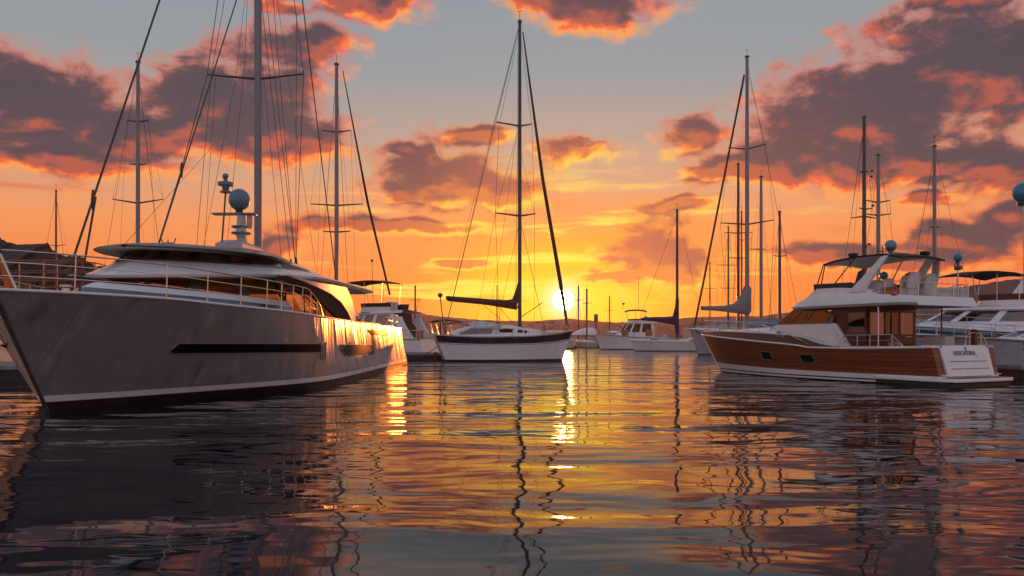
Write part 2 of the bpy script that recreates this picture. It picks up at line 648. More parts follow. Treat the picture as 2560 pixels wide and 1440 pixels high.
WAVES = [(.30, 1, .5, .12, 1, 4), (.38, 1, 1.15, .042, 2, -8), (.5, 1, 2.8, .005, 2, 10)]
wb = MB()
xs = [-1500, -400, -120, -40, 0, 40, 120, 400, 1500]
ys = [-300, -60, 0, 30, 80, 160, 320, 700, 1500, 3000]
wb.grid([[(a, b_, 0) for a in xs] for b_ in ys])
water = wb.build('water', water_material(), None, 0)
tag(water, 'dark rippled harbour water mirroring the sunset', 'water', kind='structure')

# ================================================================ hulls
class Hull:
    """Hull surface from half-breadths at the deck and at the waterline; x forward, z up."""
    def __init__(s, xd, xs, xw, xsw, hd, hw, zs, flare=1.0, n=36):
        s.xd, s.xs, s.xw, s.xsw, s.flare, s.n = xd, xs, xw, xsw, flare, n
        s.hd, s.hw, s.zs = hermite(sorted(hd)), hermite(sorted(hw)), hermite(sorted(zs))
        s.ts = [(i / n) ** 1.45 for i in range(n + 1)]

    def sheer(s, x):
        return s.zs(x)

    def pt(s, t, z, side=1, off=0.):
        xD = s.xd + (s.xs - s.xd) * t
        xW = s.xw + (s.xsw - s.xw) * t
        q = z / s.zs(xD)
        x = xW + (xD - xW) * q
        a, b = s.hw(xW), s.hd(xD)
        y = a + (b - a) * (max(q, 0) ** s.flare) if q >= 0 else a * (1 + z * .45)
        return Vector((x, side * (y + off), z))

    def zrow(s, z, t):
        return z(t) if callable(z) else z

    def top(s, t):
        return s.zs(s.xd + (s.xs - s.xd) * t)

    def band(s, name, mat, parent, z0, z1, n=2, off=0., transom=True, label=None):
        rows = []
        for j in range(n + 1):
            f = j / n
            row = []
            for t in s.ts:
                a, b = s.zrow(z0, t), s.zrow(z1, t)
                row.append(s.pt(t, a + (b - a) * f, 1, off))
            for t in reversed(s.ts):
                a, b = s.zrow(z0, t), s.zrow(z1, t)
                row.append(s.pt(t, a + (b - a) * f, -1, off))
            rows.append(row)
        mb = MB()
        if transom:
            mb.grid(rows)
        else:
            k = s.n + 1
            mb.grid([r[:k] for r in rows]).grid([r[k:] for r in rows])
        return mb.build(name, mat, parent, 40, label=label)

    def deck(s, name, mat, parent, drop=.02, camber=.05, inset=.0, t0=0., t1=1.):
        rows = []
        for t in s.ts:
            if t < t0 - 1e-6 or t > t1 + 1e-6:
                continue
            z = s.top(t) - drop
            p = s.pt(t, z)
            w = max(p.y - inset, .001)
            rows.append([(p.x, w * f, z + camber * (1 - f * f)) for f in (1, .6, .2, -.2, -.6, -1)])
        return MB().grid(rows).build(name, mat, parent)

    def at_x(s, x, z, side=1):
        """Point of the hull side at a given x and height."""
        a, b = 0., 1.
        for _ in range(40):
            m = (a + b) / 2
            if s.pt(m, z).x > x:
                a = m
            else:
                b = m
        return s.pt(a, z, side)

    def patch(s, name, mat, parent, outline, off=.012, side=1, thick=.02, nx=14, label=None, trim=0):
        """A plate on the hull side: outline = (x0, x1, zlo(x), zhi(x))."""
        x0, x1, lo, hi = outline
        F, B = [], []
        for i in range(nx + 1):
            x = x0 + (x1 - x0) * i / nx
            F.append([s.at_x(x, lo(x) + (hi(x) - lo(x)) * k / 3, side) + Vector((0, side * off, 0)) for k in range(4)])
            B.append([p - Vector((0, side * thick, 0)) for p in F[-1]])
        mb = MB().grid(F)
        rim = [f[0] for f in F] + [F[-1][k] for k in (1, 2)] + [f[3] for f in reversed(F)] + [F[0][k] for k in (2, 1)]
        mb.grid([rim, [p - Vector((0, side * thick, 0)) for p in rim]], cv=True)
        o = mb.build(name, mat, parent, 30, label=label)
        if trim:
            MB().tube([p + Vector((0, side * .004, 0)) for p in rim + rim[:1]], trim, 6).build('window_trim', M_ALU, o, 60)
        return o

    def rail_cap(s, name, mat, parent, r=.03, lift=.0, off=0., t0=0., t1=1., sides=(1, -1), n=6):
        mb = MB()
        for sd in sides:
            mb.tube([s.pt(t, s.top(t), sd, off) + Vector((0, 0, lift)) for t in s.ts if t0 - 1e-6 <= t <= t1 + 1e-6], r, n)
        return mb.build(name, mat, parent, 60)


def nose_ring(xf, xa, w, ln, z, n=22, p=.857, tail=1.0, pw=1.7):
    """Open plan outline of a deckhouse: port aft corner, round the nose, starboard aft corner."""
    out = []
    for k in range(n + 1):
        u = (1 - k / n) ** pw
        x = xf + (xa - xf) * u
        q = min((xf - x) / ln, 1)
        y = w * max(1 - (1 - q) ** 2, 0) ** p
        if q >= 1 and tail != 1:
            y *= 1 + (tail - 1) * ((xf - ln - x) / (xf - ln - xa))
        out.append((x, y, z(x) if callable(z) else z))
    return [Vector(q) for q in out] + [Vector((x, -y, z_)) for x, y, z_ in reversed(out[:-1])]


def lerp(a, b, f):
    return a + (b - a) * f


def glazed(A, B, cuts, frame, pane, parent, gap=1, lo=.1, hi=.9, fname='window_frame', pname='window', depth=.03):
    """Window band between two outlines; cuts = index ranges of the panes."""
    fr = MB()
    fr.grid([[lerp(a, b, f) for a, b in zip(A, B)] for f in (0, lo)])
    fr.grid([[lerp(a, b, f) for a, b in zip(A, B)] for f in (hi, 1)])
    edges = sorted(cuts)
    spans, last = [], 0
    for a, b in edges:
        if a > last:
            spans.append((last, a))
        last = b
    if last < len(A) - 1:
        spans.append((last, len(A) - 1))
    for a, b in spans:
        fr.grid([[lerp(A[k], B[k], f) for k in range(a, b + 1)] for f in (lo, hi)])
    fo = fr.build(fname, frame, parent, 40)
    for a, b in edges:
        cx = sum((A[k] for k in range(a, b + 1)), Vector()) / (b - a + 1)
        rows = []
        for f in (lo - .02, (lo + hi) / 2, hi + .02):
            rows.append([lerp(A[k], B[k], f) - Vector((A[k].x * 0, math.copysign(depth, A[k].y), 0)) for k in range(a, b + 1)])
        MB().grid(rows).build(pname, pane, parent, 40)
    return fo


def stanchion_rail(parent, path, posts, mat_, h=.6, r=.022, mids=(.5,), rname='guard_rail', pname='stanchion', lean=(0, 0, 0)):
    """Top rail and mid wires along a deck path; `posts` are indices of the path that carry stanchions."""
    ln = Vector(lean)
    P = [Vector(p) for p in path]
    H = h if callable(h) else (lambda f: h)
    n = len(P) - 1
    topp = [p + ln + Vector((0, 0, H(i / n))) for i, p in enumerate(P)]
    tube(rname, topp, r, mat_, parent)
    for m in mids:
        tube('mid_rail', [p + ln * m + Vector((0, 0, H(i / n) * m)) for i, p in enumerate(P)], r * .6, mat_, parent, 5)
    for k in posts:
        if H(k / n) > .12:
            tube(pname, [P[k], topp[k]], r * .85, mat_, parent)


# ================================================================ the grey yacht
Y = thing('motor_sailing_yacht', 'large metallic grey yacht with sharp bow, tall mast and long black hull windows', 'yacht', (-11.4, 36, 0), radians(-90))


def yl(Yw, ly, z):
    return Vector((36 - Yw, ly, z))


def tx(tab):
    return [(36 - a, b) for a, b in tab]


yh = Hull(36 - 17.5, 36 - 53.2, 36 - 19.6, 36 - 54.6,
          tx([(17.5, .05), (18.2, .8), (19, 1.42), (20.5, 2.36), (22.2, 3.2), (24, 3.88), (26, 4.34), (28, 4.52), (31, 4.56), (36, 4.5), (44, 4.34), (53.2, 4.0)]),
          tx([(19.6, .03), (20.5, .58), (22, 1.4), (24.8, 2.8), (26.5, 3.6), (28.2, 4.22), (30, 4.56), (33, 4.68), (44, 4.56), (54.6, 4.3)]),
          tx([(17.5, 2.87), (20.5, 2.83), (23, 2.72), (30, 2.56), (40, 2.49), (53.2, 2.46)]), .72, 60)
yh.band('hull_bottom', M_FOUL, Y, -.5, .24, 3)
yh.band('waterline_stripe', M_WHITE, Y, .24, .40, 1)
yh.band('hull', M_HULL, Y, .40, lambda t: yh.top(t), 10)
yh.deck('deck', M_TEAK, Y, drop=.03)
yh.rail_cap('bulwark_cap', M_WHITE, Y, .035, 0)
# stem bar along the edge of the bow, with the anchor pocket and its mooring line
tube('stem_bar', [yh.pt(0, z) + Vector((.015, 0, 0)) for z in np.linspace(-.3, 2.8, 14)], .045, M_SLATE, Y, 8)
tube('anchor_roller', [yl(18.6, .12, 1.66), yl(18.9, .3, 1.66), yl(19.05, .42, 1.64)], .05, M_TAN, Y)


def slant(xa, xb, z0, z1, e0=.12, e1=.0):
    return (xa, xb, lambda x: z0, lambda x: z1)


def yslit(ya, yb, lo, hi, name='hull_window', m=M_STRIP, off=.012):
    return yh.patch(name, m, Y, (36 - ya, 36 - yb, lo, hi), off, nx=56, trim=.014)


def ramp_to(x, xs, vs):
    return float(np.interp(x, xs, vs))


w = yslit(21.6, 29.0, lambda x: ramp_to(36 - x, [21.6, 21.66, 29.0], [1.42, 1.37, 1.28]), lambda x: ramp_to(36 - x, [21.6, 21.72, 29.0], [1.48, 1.65, 1.58]))
w = yslit(31.7, 39.8, lambda x: ramp_to(36 - x, [31.7, 32.5, 39.8], [1.3, 1.05, .98]), lambda x: ramp_to(36 - x, [31.7, 39.3, 39.8], [1.53, 1.47, 1.2]))
yslit(28.75, 29.35, lambda x: 1.02, lambda x: 1.64, 'boarding_hatch', M_SLATE, .016)
sl_ = yslit(38.6, 45.5, lambda x: ramp_to(36 - x, [38.6, 39.6, 45.5], [2.14, 1.97, 1.92]), lambda x: ramp_to(36 - x, [38.6, 44.8, 45.5], [2.2, 2.15, 1.95]), 'freeing_port')
yh.patch('freeing_port_bar', M_ALU, sl_, (36 - 40.2, 36 - 44.4, lambda x: 2.02, lambda x: 2.07), .03)
MB().box(36 - 27.5 - .03, 36 - 27.5 + .03, 4.05, 4.14, 2.02, 2.1).build('drain_outlet', M_BLACK, Y)


def dk(x):
    return yh.sheer(x)


# deckhouse: white trunk, dark band, glazed saloon front
def yring(Yf, Ya, w_, ln, z):
    return nose_ring(36 - Yf, 36 - Ya, w_, ln, z)


r0 = yring(20.4, 29.5, 3.4, 9, lambda x: dk(x) - .02)
r1 = yring(20.9, 29.5, 3.36, 9, lambda x: dk(x) + .2)
r2 = yring(21.3, 29.5, 3.3, 9, lambda x: dk(x) + .36)
r3 = yring(21.9, 29.5, 3.2, 9, lambda x: dk(x) + .56)
zrim = hermite(sorted(tx([(22.4, 3.52), (24, 3.66), (26, 3.82), (28, 3.98), (32, 4.15), (38, 4.24), (44, 4.28)])))
r4 = yring(23.7, 29.5, 3.05, 9.5, lambda x: zrim(x) - .06)
MB().grid([r0, r1]).build('trunk', M_WHITE, Y)
MB().grid([r1, r2]).build('trunk_dark_band', M_SLATE, Y)
MB().grid([r2, r3]).build('trunk_coaming', M_WHITE, Y)
glazed(r3, r4, [(1, 5), (6, 10), (11, 15), (16, 20), (24, 28), (29, 33), (34, 38), (39, 43)], M_SLATE, M_GLASSC, Y, lo=.06, hi=.94, fname='saloon_window_frame', pname='saloon_window')
# shoulder roof: a wide white lip that sweeps aft over the cockpit
q0 = yring(22.9, 43.2, 3.45, 10, lambda x: zrim(x) - .1)
q1 = yring(22.45, 43.7, 3.78, 10, lambda x: zrim(x) - .03)
q2 = yring(22.4, 43.8, 3.85, 10, lambda x: zrim(x) + .05)
q3 = yring(22.7, 43.7, 3.7, 10, lambda x: zrim(x) + .14)
zsh = hermite(sorted(tx([(24, 4.16), (26, 4.24), (30, 4.36), (34, 4.5), (38, 4.45), (43.6, 4.36)])))
q4 = yring(24.3, 43.6, 3.05, 6.5, zsh)
MB().grid([r4, q0, q1, q2, q3, q4]).build('shoulder_roof', M_WHITE, Y, 32)
# soffit under the aft overhang
sf = MB()
sf.grid([[yl(Yw, y_, zrim(36 - Yw) - .11) for y_ in (-3.5, -1.2, 1.2, 3.5)] for Yw in np.linspace(28.5, 43.4, 12)])
sf.build('overhang_soffit', M_CREAM, Y)
for Yw in (34.2, 36.0):
    MB().lathe([(.0, .03), (.085, .03), (.085, 0), (.06, -.012), (0, -.014)], yl(Yw, 3.35, zrim(36 - Yw) - .135), 14).build('downlight', M_HEMP, Y)
# wheelhouse glass and its roof
w0 = yring(24.4, 33.5, 3.0, 6, lambda x: zsh(x) + .0)
w1 = yring(24.45, 33.5, 2.98, 6, lambda x: zsh(x) + .06)
w2 = yring(25.0, 33.5, 2.8, 6, lambda x: ramp_to(36 - x, [24, 28, 31, 33.5], [4.60, 4.63, 4.66, 4.66]))
MB().grid([w0, w1]).build('wheelhouse_sill', M_SLATE, Y)
glazed(w1, w2, [(6, 9), (10, 12), (13, 15), (16, 18), (19, 21), (23, 25), (26, 28), (29, 31), (32, 34), (35, 38)], M_BLACK, M_WHGLASS, Y, lo=.07, hi=.93, fname='wheelhouse_window_frame', pname='wheelhouse_window')
zlip = hermite(sorted(tx([(23.5, 4.50), (25.5, 4.60), (28, 4.68), (31, 4.76), (33, 4.86), (35, 5.06), (37, 5.2), (38.4, 5.3)])))
hlip = hermite(sorted(tx([(23.5, .05), (24.1, .85), (25, 1.62), (26.5, 2.35), (28.5, 2.8), (30.5, 2.72), (33, 2.3), (35, 1.75), (37, 1.1), (38.4, .3)])))
zcr = hermite(sorted(tx([(23.5, 4.55), (25, 4.78), (27, 4.96), (30, 5.22), (33, 5.50), (35.8, 5.66), (37.4, 5.55), (38.4, 5.36)])))
top_rows, vis_rows = [], []
for Yw in [23.5, 23.7, 24.1, 24.6, 25.3, 26.2, 27.4, 28.8, 30.3, 31.6, 33, 34.4, 35.8, 37, 37.8, 38.4]:
    x = 36 - Yw
    h_, zl, zc = hlip(x), zlip(x), zcr(x)
    sec = []
    for f in (1, .93, .8, .6, .4, .2, 0, -.2, -.4, -.6, -.8, -.93, -1):
        sec.append(Vector((x, h_ * f, zl + .05 + (zc - zl - .05) * (1 - abs(f) ** 2.2) ** 1.0)))
    top_rows.append(sec)
    vis_rows.append([Vector((x, h_ * f, zl - .04 * (1 - abs(f)))) for f in (1, .8, .3, -.3, -.8, -1)])
MB().grid(top_rows).build('wheelhouse_roof', M_ROOF, Y, 60)
zc2 = hermite(sorted(tx([(30, 4.7), (31.5, 5.0), (33, 5.25), (35.8, 5.5), (38, 5.33), (40.5, 4.92), (43.5, 4.47)])))
MB().grid([[Vector((36 - Yw, 3.04 * f, zsh(36 - Yw) + (zc2(36 - Yw) - zsh(36 - Yw)) * (1 - abs(f) ** 1.8))) for f in np.linspace(1, -1, 15)] for Yw in np.linspace(30, 43.55, 18)]).build('coach_roof', M_WHITE, Y, 60)
MB().grid([[r_[1], r_[1].lerp(r_[2], .5), r_[2], r_[3], r_[3].lerp(r_[4], .5), r_[4]] for r_ in vis_rows[:11]]).build('wheelhouse_lining', M_CUSH, Y)
vb = MB().grid([r_[:2] for r_ in vis_rows[:11]]).grid([r_[4:] for r_ in vis_rows[:11]])
vb.grid([[s_[0] for s_ in vis_rows], [Vector((s_[0].x, s_[0].y + .05, s_[0].z + .03)) for s_ in vis_rows], [s_[0] for s_ in top_rows]])
vb.grid([[s_[-1] for s_ in vis_rows], [Vector((s_[-1].x, s_[-1].y - .05, s_[-1].z + .03)) for s_ in vis_rows], [s_[-1] for s_ in top_rows]])
vb.build('roof_visor', M_SLATE, Y)
# sweeping arch that comes down to the side deck, with glass inside it
for sd in (1, -1):
    inn = [(27.2, 3.86), (29, 3.78), (31.2, 3.55), (33, 3.3), (34.5, 3.04), (35.8, 2.78), (36.9, 2.5)]
    mid = [(27.2, 3.93), (29.2, 3.9), (31.8, 3.8), (34, 3.68), (36, 3.42), (37.5, 3.0), (38.6, 2.5)]
    out = [(27.2, 3.96), (29.2, 3.97), (31.8, 3.99), (34, 4.06), (37.0, 4.13), (38.3, 3.6), (39.3, 2.47)]
    MB().loft([[yl(ia, sd * 3.5, ib), yl(ia, sd * 3.72, ib), yl(oa, sd * 3.76, ob), yl(oa, sd * 3.55, ob)] for (ia, ib), (oa, ob) in zip(mid, out)]).build('roof_arch', M_WHITE, Y, 30)
    MB().loft([[yl(ia, sd * 3.36, ib), yl(ia, sd * 3.5, ib), yl(oa, sd * 3.66, ob), yl(oa, sd * 3.4, ob)] for (ia, ib), (oa, ob) in zip(inn, mid)]).build('arch_trim', M_BLACK, Y, 30)
    sg = MB()
    sg.grid([[yl(a_, sd * 3.33, dk(36 - a_) + .03), yl(a_, sd * 3.3, (dk(36 - a_) + b_) / 2), yl(a_, sd * 3.24, b_)] for a_, b_ in
             [(29.5, 3.98), (31.2, 3.95), (33, 3.95), (34.6, 3.95), (36.2, 3.95)]])
    sg.build('saloon_side_glass', M_GLASSC, Y, 30)
    for a_ in (31.2, 33, 34.6):
        tube('glass_mullion', [yl(a_, sd * 3.33, dk(36 - a_)), yl(a_, sd * 3.25, 4.0)], .028, M_BLACK, Y)
    tube('glass_edge_rail', [yl(a_, sd * 3.36, b_) for a_, b_ in [(27.6, 3.35), (28.8, 3.62), (30, 3.66), (31.2, 3.42), (32.4, 3.02), (33, 2.62)]], .025, M_SLATE, Y)
MB().grid([[yl(36.4, y_, 2.5), yl(36.4, y_, 4.0)] for y_ in (-3.3, -1.1, 1.1, 3.3)]).build('aft_glass_door', M_GLASSC, Y)
for y_ in (-1.1, 1.1):
    tube('door_mullion', [yl(36.4, y_, 2.5), yl(36.4, y_, 4.1)], .04, M_BLACK, Y)
# aft deck: dark bulwark pad, seats, stern rail
MB().prism([yl(35.4, 4.12, 2.50), yl(44.5, 4.05, 2.48), yl(44.5, 3.7, 2.48), yl(35.4, 3.75, 2.5)], (0, 0, .12)).build('side_locker', M_BLACK, Y, bevel=.03)
MB().box(36 - 45.5, 36 - 44.2, -3, 3, 2.46, 2.84).build('aft_bench', M_TAN, Y, bevel=.06)
tube('stern_rail', [yl(47, 3.95, 2.5), yl(49.5, 3.95, 3.25), yl(52.6, 3.85, 3.28), yl(52.6, 3.85, 2.45)], .035, M_STEEL, Y)
for a_ in (49.5, 50.6, 51.6):
    tube('stern_stanchion', [yl(a_, 3.92, 2.45), yl(a_, 3.92, 3.25)], .028, M_STEEL, Y)
tube('stern_mid_rail', [yl(48.2, 3.95, 2.85), yl(52.6, 3.85, 2.86)], .025, M_STEEL, Y)
# guard rails round the bow, both sides
for sd in (1, -1):
    path = []
    for t in np.linspace(0.001, .33, 30):
        path.append(yh.pt(t, yh.top(t), sd, -.09) if t > .01 else Vector((18.3, sd * .06, 2.87)))
    stanchion_rail(Y, path, [3, 8, 11, 14, 17, 19, 21, 23, 25, 27], M_STEEL, h=lambda f: .88 * min(1, (1 - f) * 6) ** .5 if f < 1 else .02, r=.02, mids=(.36, .7), lean=(0, sd * .03, 0))
# anchor gear and a raised orange gangway on the foredeck
gw = MB().loft([[yl(18.75 + a_, -.35 + b_, c_) for a_, b_ in ((-w_, 0), (w_, -.05), (w_, .06), (-w_, .1))] for c_, w_ in ((2.86, .13), (3.2, .1), (3.78, .05))])
for i in range(len(gw.v)):
    x_, y_, z_ = gw.v[i]
    gw.v[i] = (x_, y_ - (z_ - 2.86) * .33, z_)
gw.build('raised_gangway', M_CANVASO, Y, 30)
tube('gangway_strut', [yl(18.6, -.1, 2.88), yl(18.6, -.5, 3.75)], .03, M_STEEL, Y)
tube('gangway_strut', [yl(19.4, -.5, 2.88), yl(18.75, -.6, 3.6)], .02, M_STEEL, Y)
MB().lathe([(.0, .0), (.16, 0), (.17, .06), (.1, .1), (.09, .2), (.15, .24), (.15, .28), (0, .3)], yl(20.0, .25, 2.84), 16).build('windlass', M_STEEL, Y)
# pylon with radar, aerials and satellite dome
bx = MB().loft([[yl(32.2, -.55, z) + Vector((-a_ * 1.0, b_ * .55 + .55, 0)) for a_, b_ in ((0, -1), (3.0, -1), (3.4, 0), (3.0, 1), (0, 1), (-.3, 0))] for z in (5.3, 5.62)] +
               [[yl(32.5, 0, 5.76) + Vector((-a_ * .8, b_ * .4, 0)) for a_, b_ in ((0, -1), (3.0, -1), (3.4, 0), (3.0, 1), (0, 1), (-.3, 0))]])
bx.build('radar_plinth', M_PALE, Y, 30)
pc = yl(33.8, .02, 0)
py_ = MB().loft([[pc + Vector((c_ + a_ * w_, b_ * w_ * .8, z)) for a_, b_ in ((-1, -1), (1, -1), (1, 1), (-1, 1))] for z, w_, c_ in ((5.7, .26, -.0), (6.0, .2, .05), (6.2, .22, .2), (6.42, .2, .12), (6.95, .16, .15))])
py_.build('radar_pylon', M_PALE, Y, bevel=.02)
for z, rx, c_ in ((6.2, .42, -.03), (6.47, .34, -.1)):
    MB().lathe([(0, -.04), (rx * .7, -.05), (rx, 0), (rx * .9, .05), (0, .07)], pc + Vector((.1, c_, z)), 22).build('radar_shelf', M_DOME, Y)
MB().box(pc.x - .1, pc.x + .35, -1.18, .62, 6.98, 7.05).build('radar_scanner', M_DOME, Y, bevel=.02)
MB().lathe([(.1, 0), (.12, .1), (.11, .55), (0, .56)], pc + Vector((.1, .33, 6.42)), 14).build('horn', M_PALE, Y)
MB().lathe([(0, 0), (.16, 0), (.15, .12), (.19, .2), (0, .22)], pc + Vector((.12, -.1, 7.04)), 18).build('dome_mount', M_BLACK, Y)
MB().ball(pc + Vector((.12, -.1, 7.62)), .44, 26, 1.05).build('satellite_dome', M_DOME, Y, 80)
a0 = yl(31.9, -.02, 0)
tube('aerial_pole', [yl(32.2, -.3, 5.3), yl(31.9, -.02, 7.6)], .035, M_SLATE, Y)
MB().lathe([(0, -.04), (.22, -.03), (.22, .03), (0, .05)], a0 + Vector((0, 0, 7.62)), 18).build('aerial_plate', M_SLATE, Y)
MB().lathe([(.09, 0), (.13, .06), (.15, .2), (.3, .22), (.31, .34), (.12, .38), (.07, .44), (.1, .5), (.13, .58), (.1, .68), (0, .71)], a0 + Vector((0, 0, 7.66)), 22).build('aerial_head', M_DOME, Y, 30)
wv = tube('wind_vane', [yl(29.3, -1.2, 5.0), yl(29.3, -1.2, 5.4)], .02, M_WIRE, Y)
tube('vane_arm', [yl(29.3, -1.45, 5.42), yl(29.3, -1.38, 5.28), yl(29.3, -.98, 5.28), yl(29.3, -.92, 5.45)], .025, M_WIRE, wv)
# mast, spreaders and rigging
mast = tube('mast', [yl(35.9, 0, z) for z in (5.5, 14, 24, 34)], [.165, .165, .155, .13], M_ALU, Y, 16)
for s1, s2 in ((yl(35.9, -2.28, 13.62), 1), (yl(35.9, 2.05, 13.65), 1)):
    tube('spreader', [yl(35.9, 0, 13.42), s1], [.06, .035], M_DALU, mast, 8)
tube('mast_collar', [yl(35.9, 0, 5.62), yl(35.9, 0, 5.78)], .21, M_SLATE, mast, 14)
cl = yl(39.5, .72, 5.25)
stays = [('forestay', [yl(20.2, 0, 2.85), yl(35.9, 0, 30.2)], .032), ('forestay', [yl(20.75, .15, 2.85), yl(21.85, .03, 5.65)], .03),
         ('inner_forestay', [yl(25.0, 0, 3.6), yl(35.9, 0, 20.0)], .026), ('shroud', [yl(25.6, -.2, 3.9), yl(29.4, -.75, 8.0), yl(35.9, -2.28, 13.62), yl(35.9, 0, 29.5)], .018),
         ('shroud', [yl(36.2, -3, 4.5), yl(35.9, -2.1, 13.6), yl(35.9, 0, 25.5)], .012),
         ('shroud', [cl, yl(35.9, 2.05, 13.65), yl(35.9, 0, 29.5)], .016), ('shroud', [cl, yl(35.9, 0.1, 24)], .014), ('shroud', [cl, yl(35.9, .1, 19.5)], .014),
         ('shroud', [cl + Vector((.1, -.2, 0)), yl(35.9, .15, 17)], .014), ('backstay', [cl, yl(37.5, 1.3, 17)], .012),
         ('running_backstay', [yl(43, 2, 4.45), yl(35.9, 0, 33.5)], .028), ('halyard', [yl(35.2, -1.2, 5.3), yl(35.6, -.5, 14), yl(35.9, -.1, 26)], .010),
         ('halyard', [yl(33.5, -1.6, 5.2), yl(35.9, -1.0, 13.5), yl(35.9, 0, 22)], .009), ('halyard', [yl(34.5, -1.9, 5.1), yl(35.9, -1.9, 13.5)], .009),
         ('halyard', [yl(37.5, .6, 5.4), yl(36, .18, 14)], .010), ('topping_lift', [yl(41.5, 1.3, 4.8), yl(36, .2, 21.5)], .009),
         ('shroud', [yl(28, -2.5, 4.7), yl(35.9, -.15, 12.5)], .009)]
for nm, pts, r_ in stays:
    tube(nm, pts, r_, M_WIRE, mast, 5)
for p_, r_ in ((yl(29.3, -.7, 7.95), .06), (yl(21.75, .01, 5.55), .06), (cl + Vector((.02, .02, .25)), .08), (cl + Vector((.1, -.2, .15)), .06)):
    tube('rigging_screw', [p_ - Vector((0, 0, .28)), p_, p_ + Vector((0, 0, .28))], [r_ * .5, r_, r_ * .5], M_WIRE, mast, 8)

# ================================================================ the mahogany motor yacht
MY = thing('wooden_motor_yacht', 'mahogany hulled motor yacht with white flybridge and lettered white transom', 'yacht', (14.25, 36.6, 0), atan2(.883, -.47))
mh = Hull(8.1, -6.6, 6.62, -6.95,
          [(8.1, .04), (7.6, .36), (7, .68), (6, 1.12), (4.5, 1.56), (2.5, 1.88), (0, 2.06), (-3, 2.06), (-6.6, 1.9)],
          [(6.62, .03), (6.2, .2), (5.4, .52), (4, .98), (2, 1.5), (0, 1.8), (-3, 1.9), (-6.95, 1.82)],
          [(8.1, 1.99), (6, 1.88), (2.4, 1.66), (-.4, 1.47), (-1.0, 1.39), (-3, 1.38), (-6.6, 1.45)], 1.2, 46)
wlz = lambda t: .36 + .16 * (1 - t) ** 2.5
mh.band('hull_bottom', M_FOUL, MY, -.5, .05, 2)
mh.band('boot_top', M_WHITE, MY, .05, wlz, 3)
mh.band('rubbing_line', M_NAVY, MY, lambda t: wlz(t) * .34, lambda t: wlz(t) * .34 + .05, 1, off=.012, transom=False)
mh.band('plank_hull', M_MAHOG, MY, wlz, lambda t: mh.top(t) - .02, 8)
mh.deck('deck', M_TEAK, MY, drop=.04)
mh.rail_cap('rail_cap', M_WHITE, MY, .042, .0, .012)
# stem band
tube('stem_band', [mh.pt(0, z) + Vector((.015, 0, 0)) for z in np.linspace(.1, 1.95, 10)], .035, M_STEEL, MY, 8)
# raised mahogany coaming over the bow
cz = hermite([(-2.6, 0.0), (-1.6, .12), (-.6, .33), (.5, .38), (3, .34), (6, .24), (7.9, .12)])
mb = MB()
A, B, Cc = [], [], []
for t in mh.ts:
    p = mh.pt(t, mh.top(t))
    if p.x < -2.6:
        break
    A.append(p + Vector((-.03, -.05, .03)))
    B.append(p + Vector((-.08, -.09 - .03, .03 + cz(p.x))))
    Cc.append(B[-1])
A = A + [Vector((a.x, -a.y, a.z)) for a in reversed(A)]
B = B + [Vector((a.x, -a.y, a.z)) for a in reversed(B)]
mb.grid([A, B])
mb.build('bow_coaming', M_CABIN, MY, 50)
MB().tube(B, .03, 6).build('coaming_cap', M_WHITE, MY, 60)
# foredeck trunk (white), rising aft into the deckhouse
fd = MB()
rows = []
for x in np.linspace(7.6, 1.2, 16):
    t_ = 0
    h_ = max(mh.hd(x) - .14, .02)
    z0 = mh.zs(x) + cz(x) - .0
    zc = z0 + ramp_to(-x, [-7.6, -5, -1.2], [.02, .14, .42])
    rows.append([Vector((x, h_ * f, z0 + (zc - z0) * (1 - abs(f) ** 2.6))) for f in (1, .92, .75, .5, .2, -.2, -.5, -.75, -.92, -1)])
fd.grid(rows)
fd.build('foredeck_trunk', M_WHITE, MY, 60)
MB().lathe([(0, 0), (.12, 0), (.12, .1), (.07, .14), (.1, .22), (0, .24)], (6.6, .1, mh.zs(6.6) + .26), 14).build('windlass', M_STEEL, MY)


# deckhouse sides: white below, glazed above
def side(name, pts, m, sd, y0=1.5, th=.06, bevel=0, label=None):
    P_ = [Vector((x, sd * (y if y else y0), z)) for x, y, z in pts]
    return MB().prism(P_, (0, -sd * th, 0)).build(name, m, MY, 30, bevel)


for sd in (1, -1):
    side('deckhouse_side', [(2.6, 1.36, 1.95), (1.42, 1.5, 2.4), (-1.75, 1.62, 2.42), (-1.95, 1.64, 2.44), (-2.02, 1.64, 2.3), (-2.72, 1.66, 1.4), (1.0, 1.6, 1.42), (2.4, 1.4, 1.7)], M_WHITE, sd, th=.08)
    side('corner_fairing', [(-1.9, 1.70, 2.42), (-2.06, 1.72, 2.42), (-2.86, 1.76, 1.38), (-2.35, 1.72, 1.38)], M_WHITE, sd, th=.2, bevel=.04)
    # window frame with three raked panes
    zt, zb = 3.04, 2.42
    side('window_frame', [(1.42, 1.49, zb), (.50, 1.46, zt), (.4, 1.46, zt + .06), (-1.38, 1.5, zt + .06), (-1.46, 1.5, zt - .02), (-1.95, 1.62, 2.72), (-1.9, 1.63, 2.52), (-1.72, 1.62, zb - .02)], M_SLATE, sd, th=.03)
    for (x0b, x0t, x1b, x1t) in ((1.28, .45, .50, -.18), (.44, -.24, -.42, -.82), (-.48, -.88, -1.52, -1.36)):
        pts = [(x0b, zb + .07), (x0t, zt - .05), (x1t, zt - .05), (x1b, zb + .07)]
        if x1t == -1.36:
            pts = [(x0b, zb + .07), (x0t, zt - .05), (x1t, zt - .05), (-1.78, zb + .3), (x1b, zb + .07)]
        MB().prism([Vector((x, sd * (1.5 + (1.42 - x) * .036 - (z - zb) * .05 + .016), z)) for x, z in pts], (0, -sd * .012, 0)).build('side_window', M_GLASS, MY, 30)
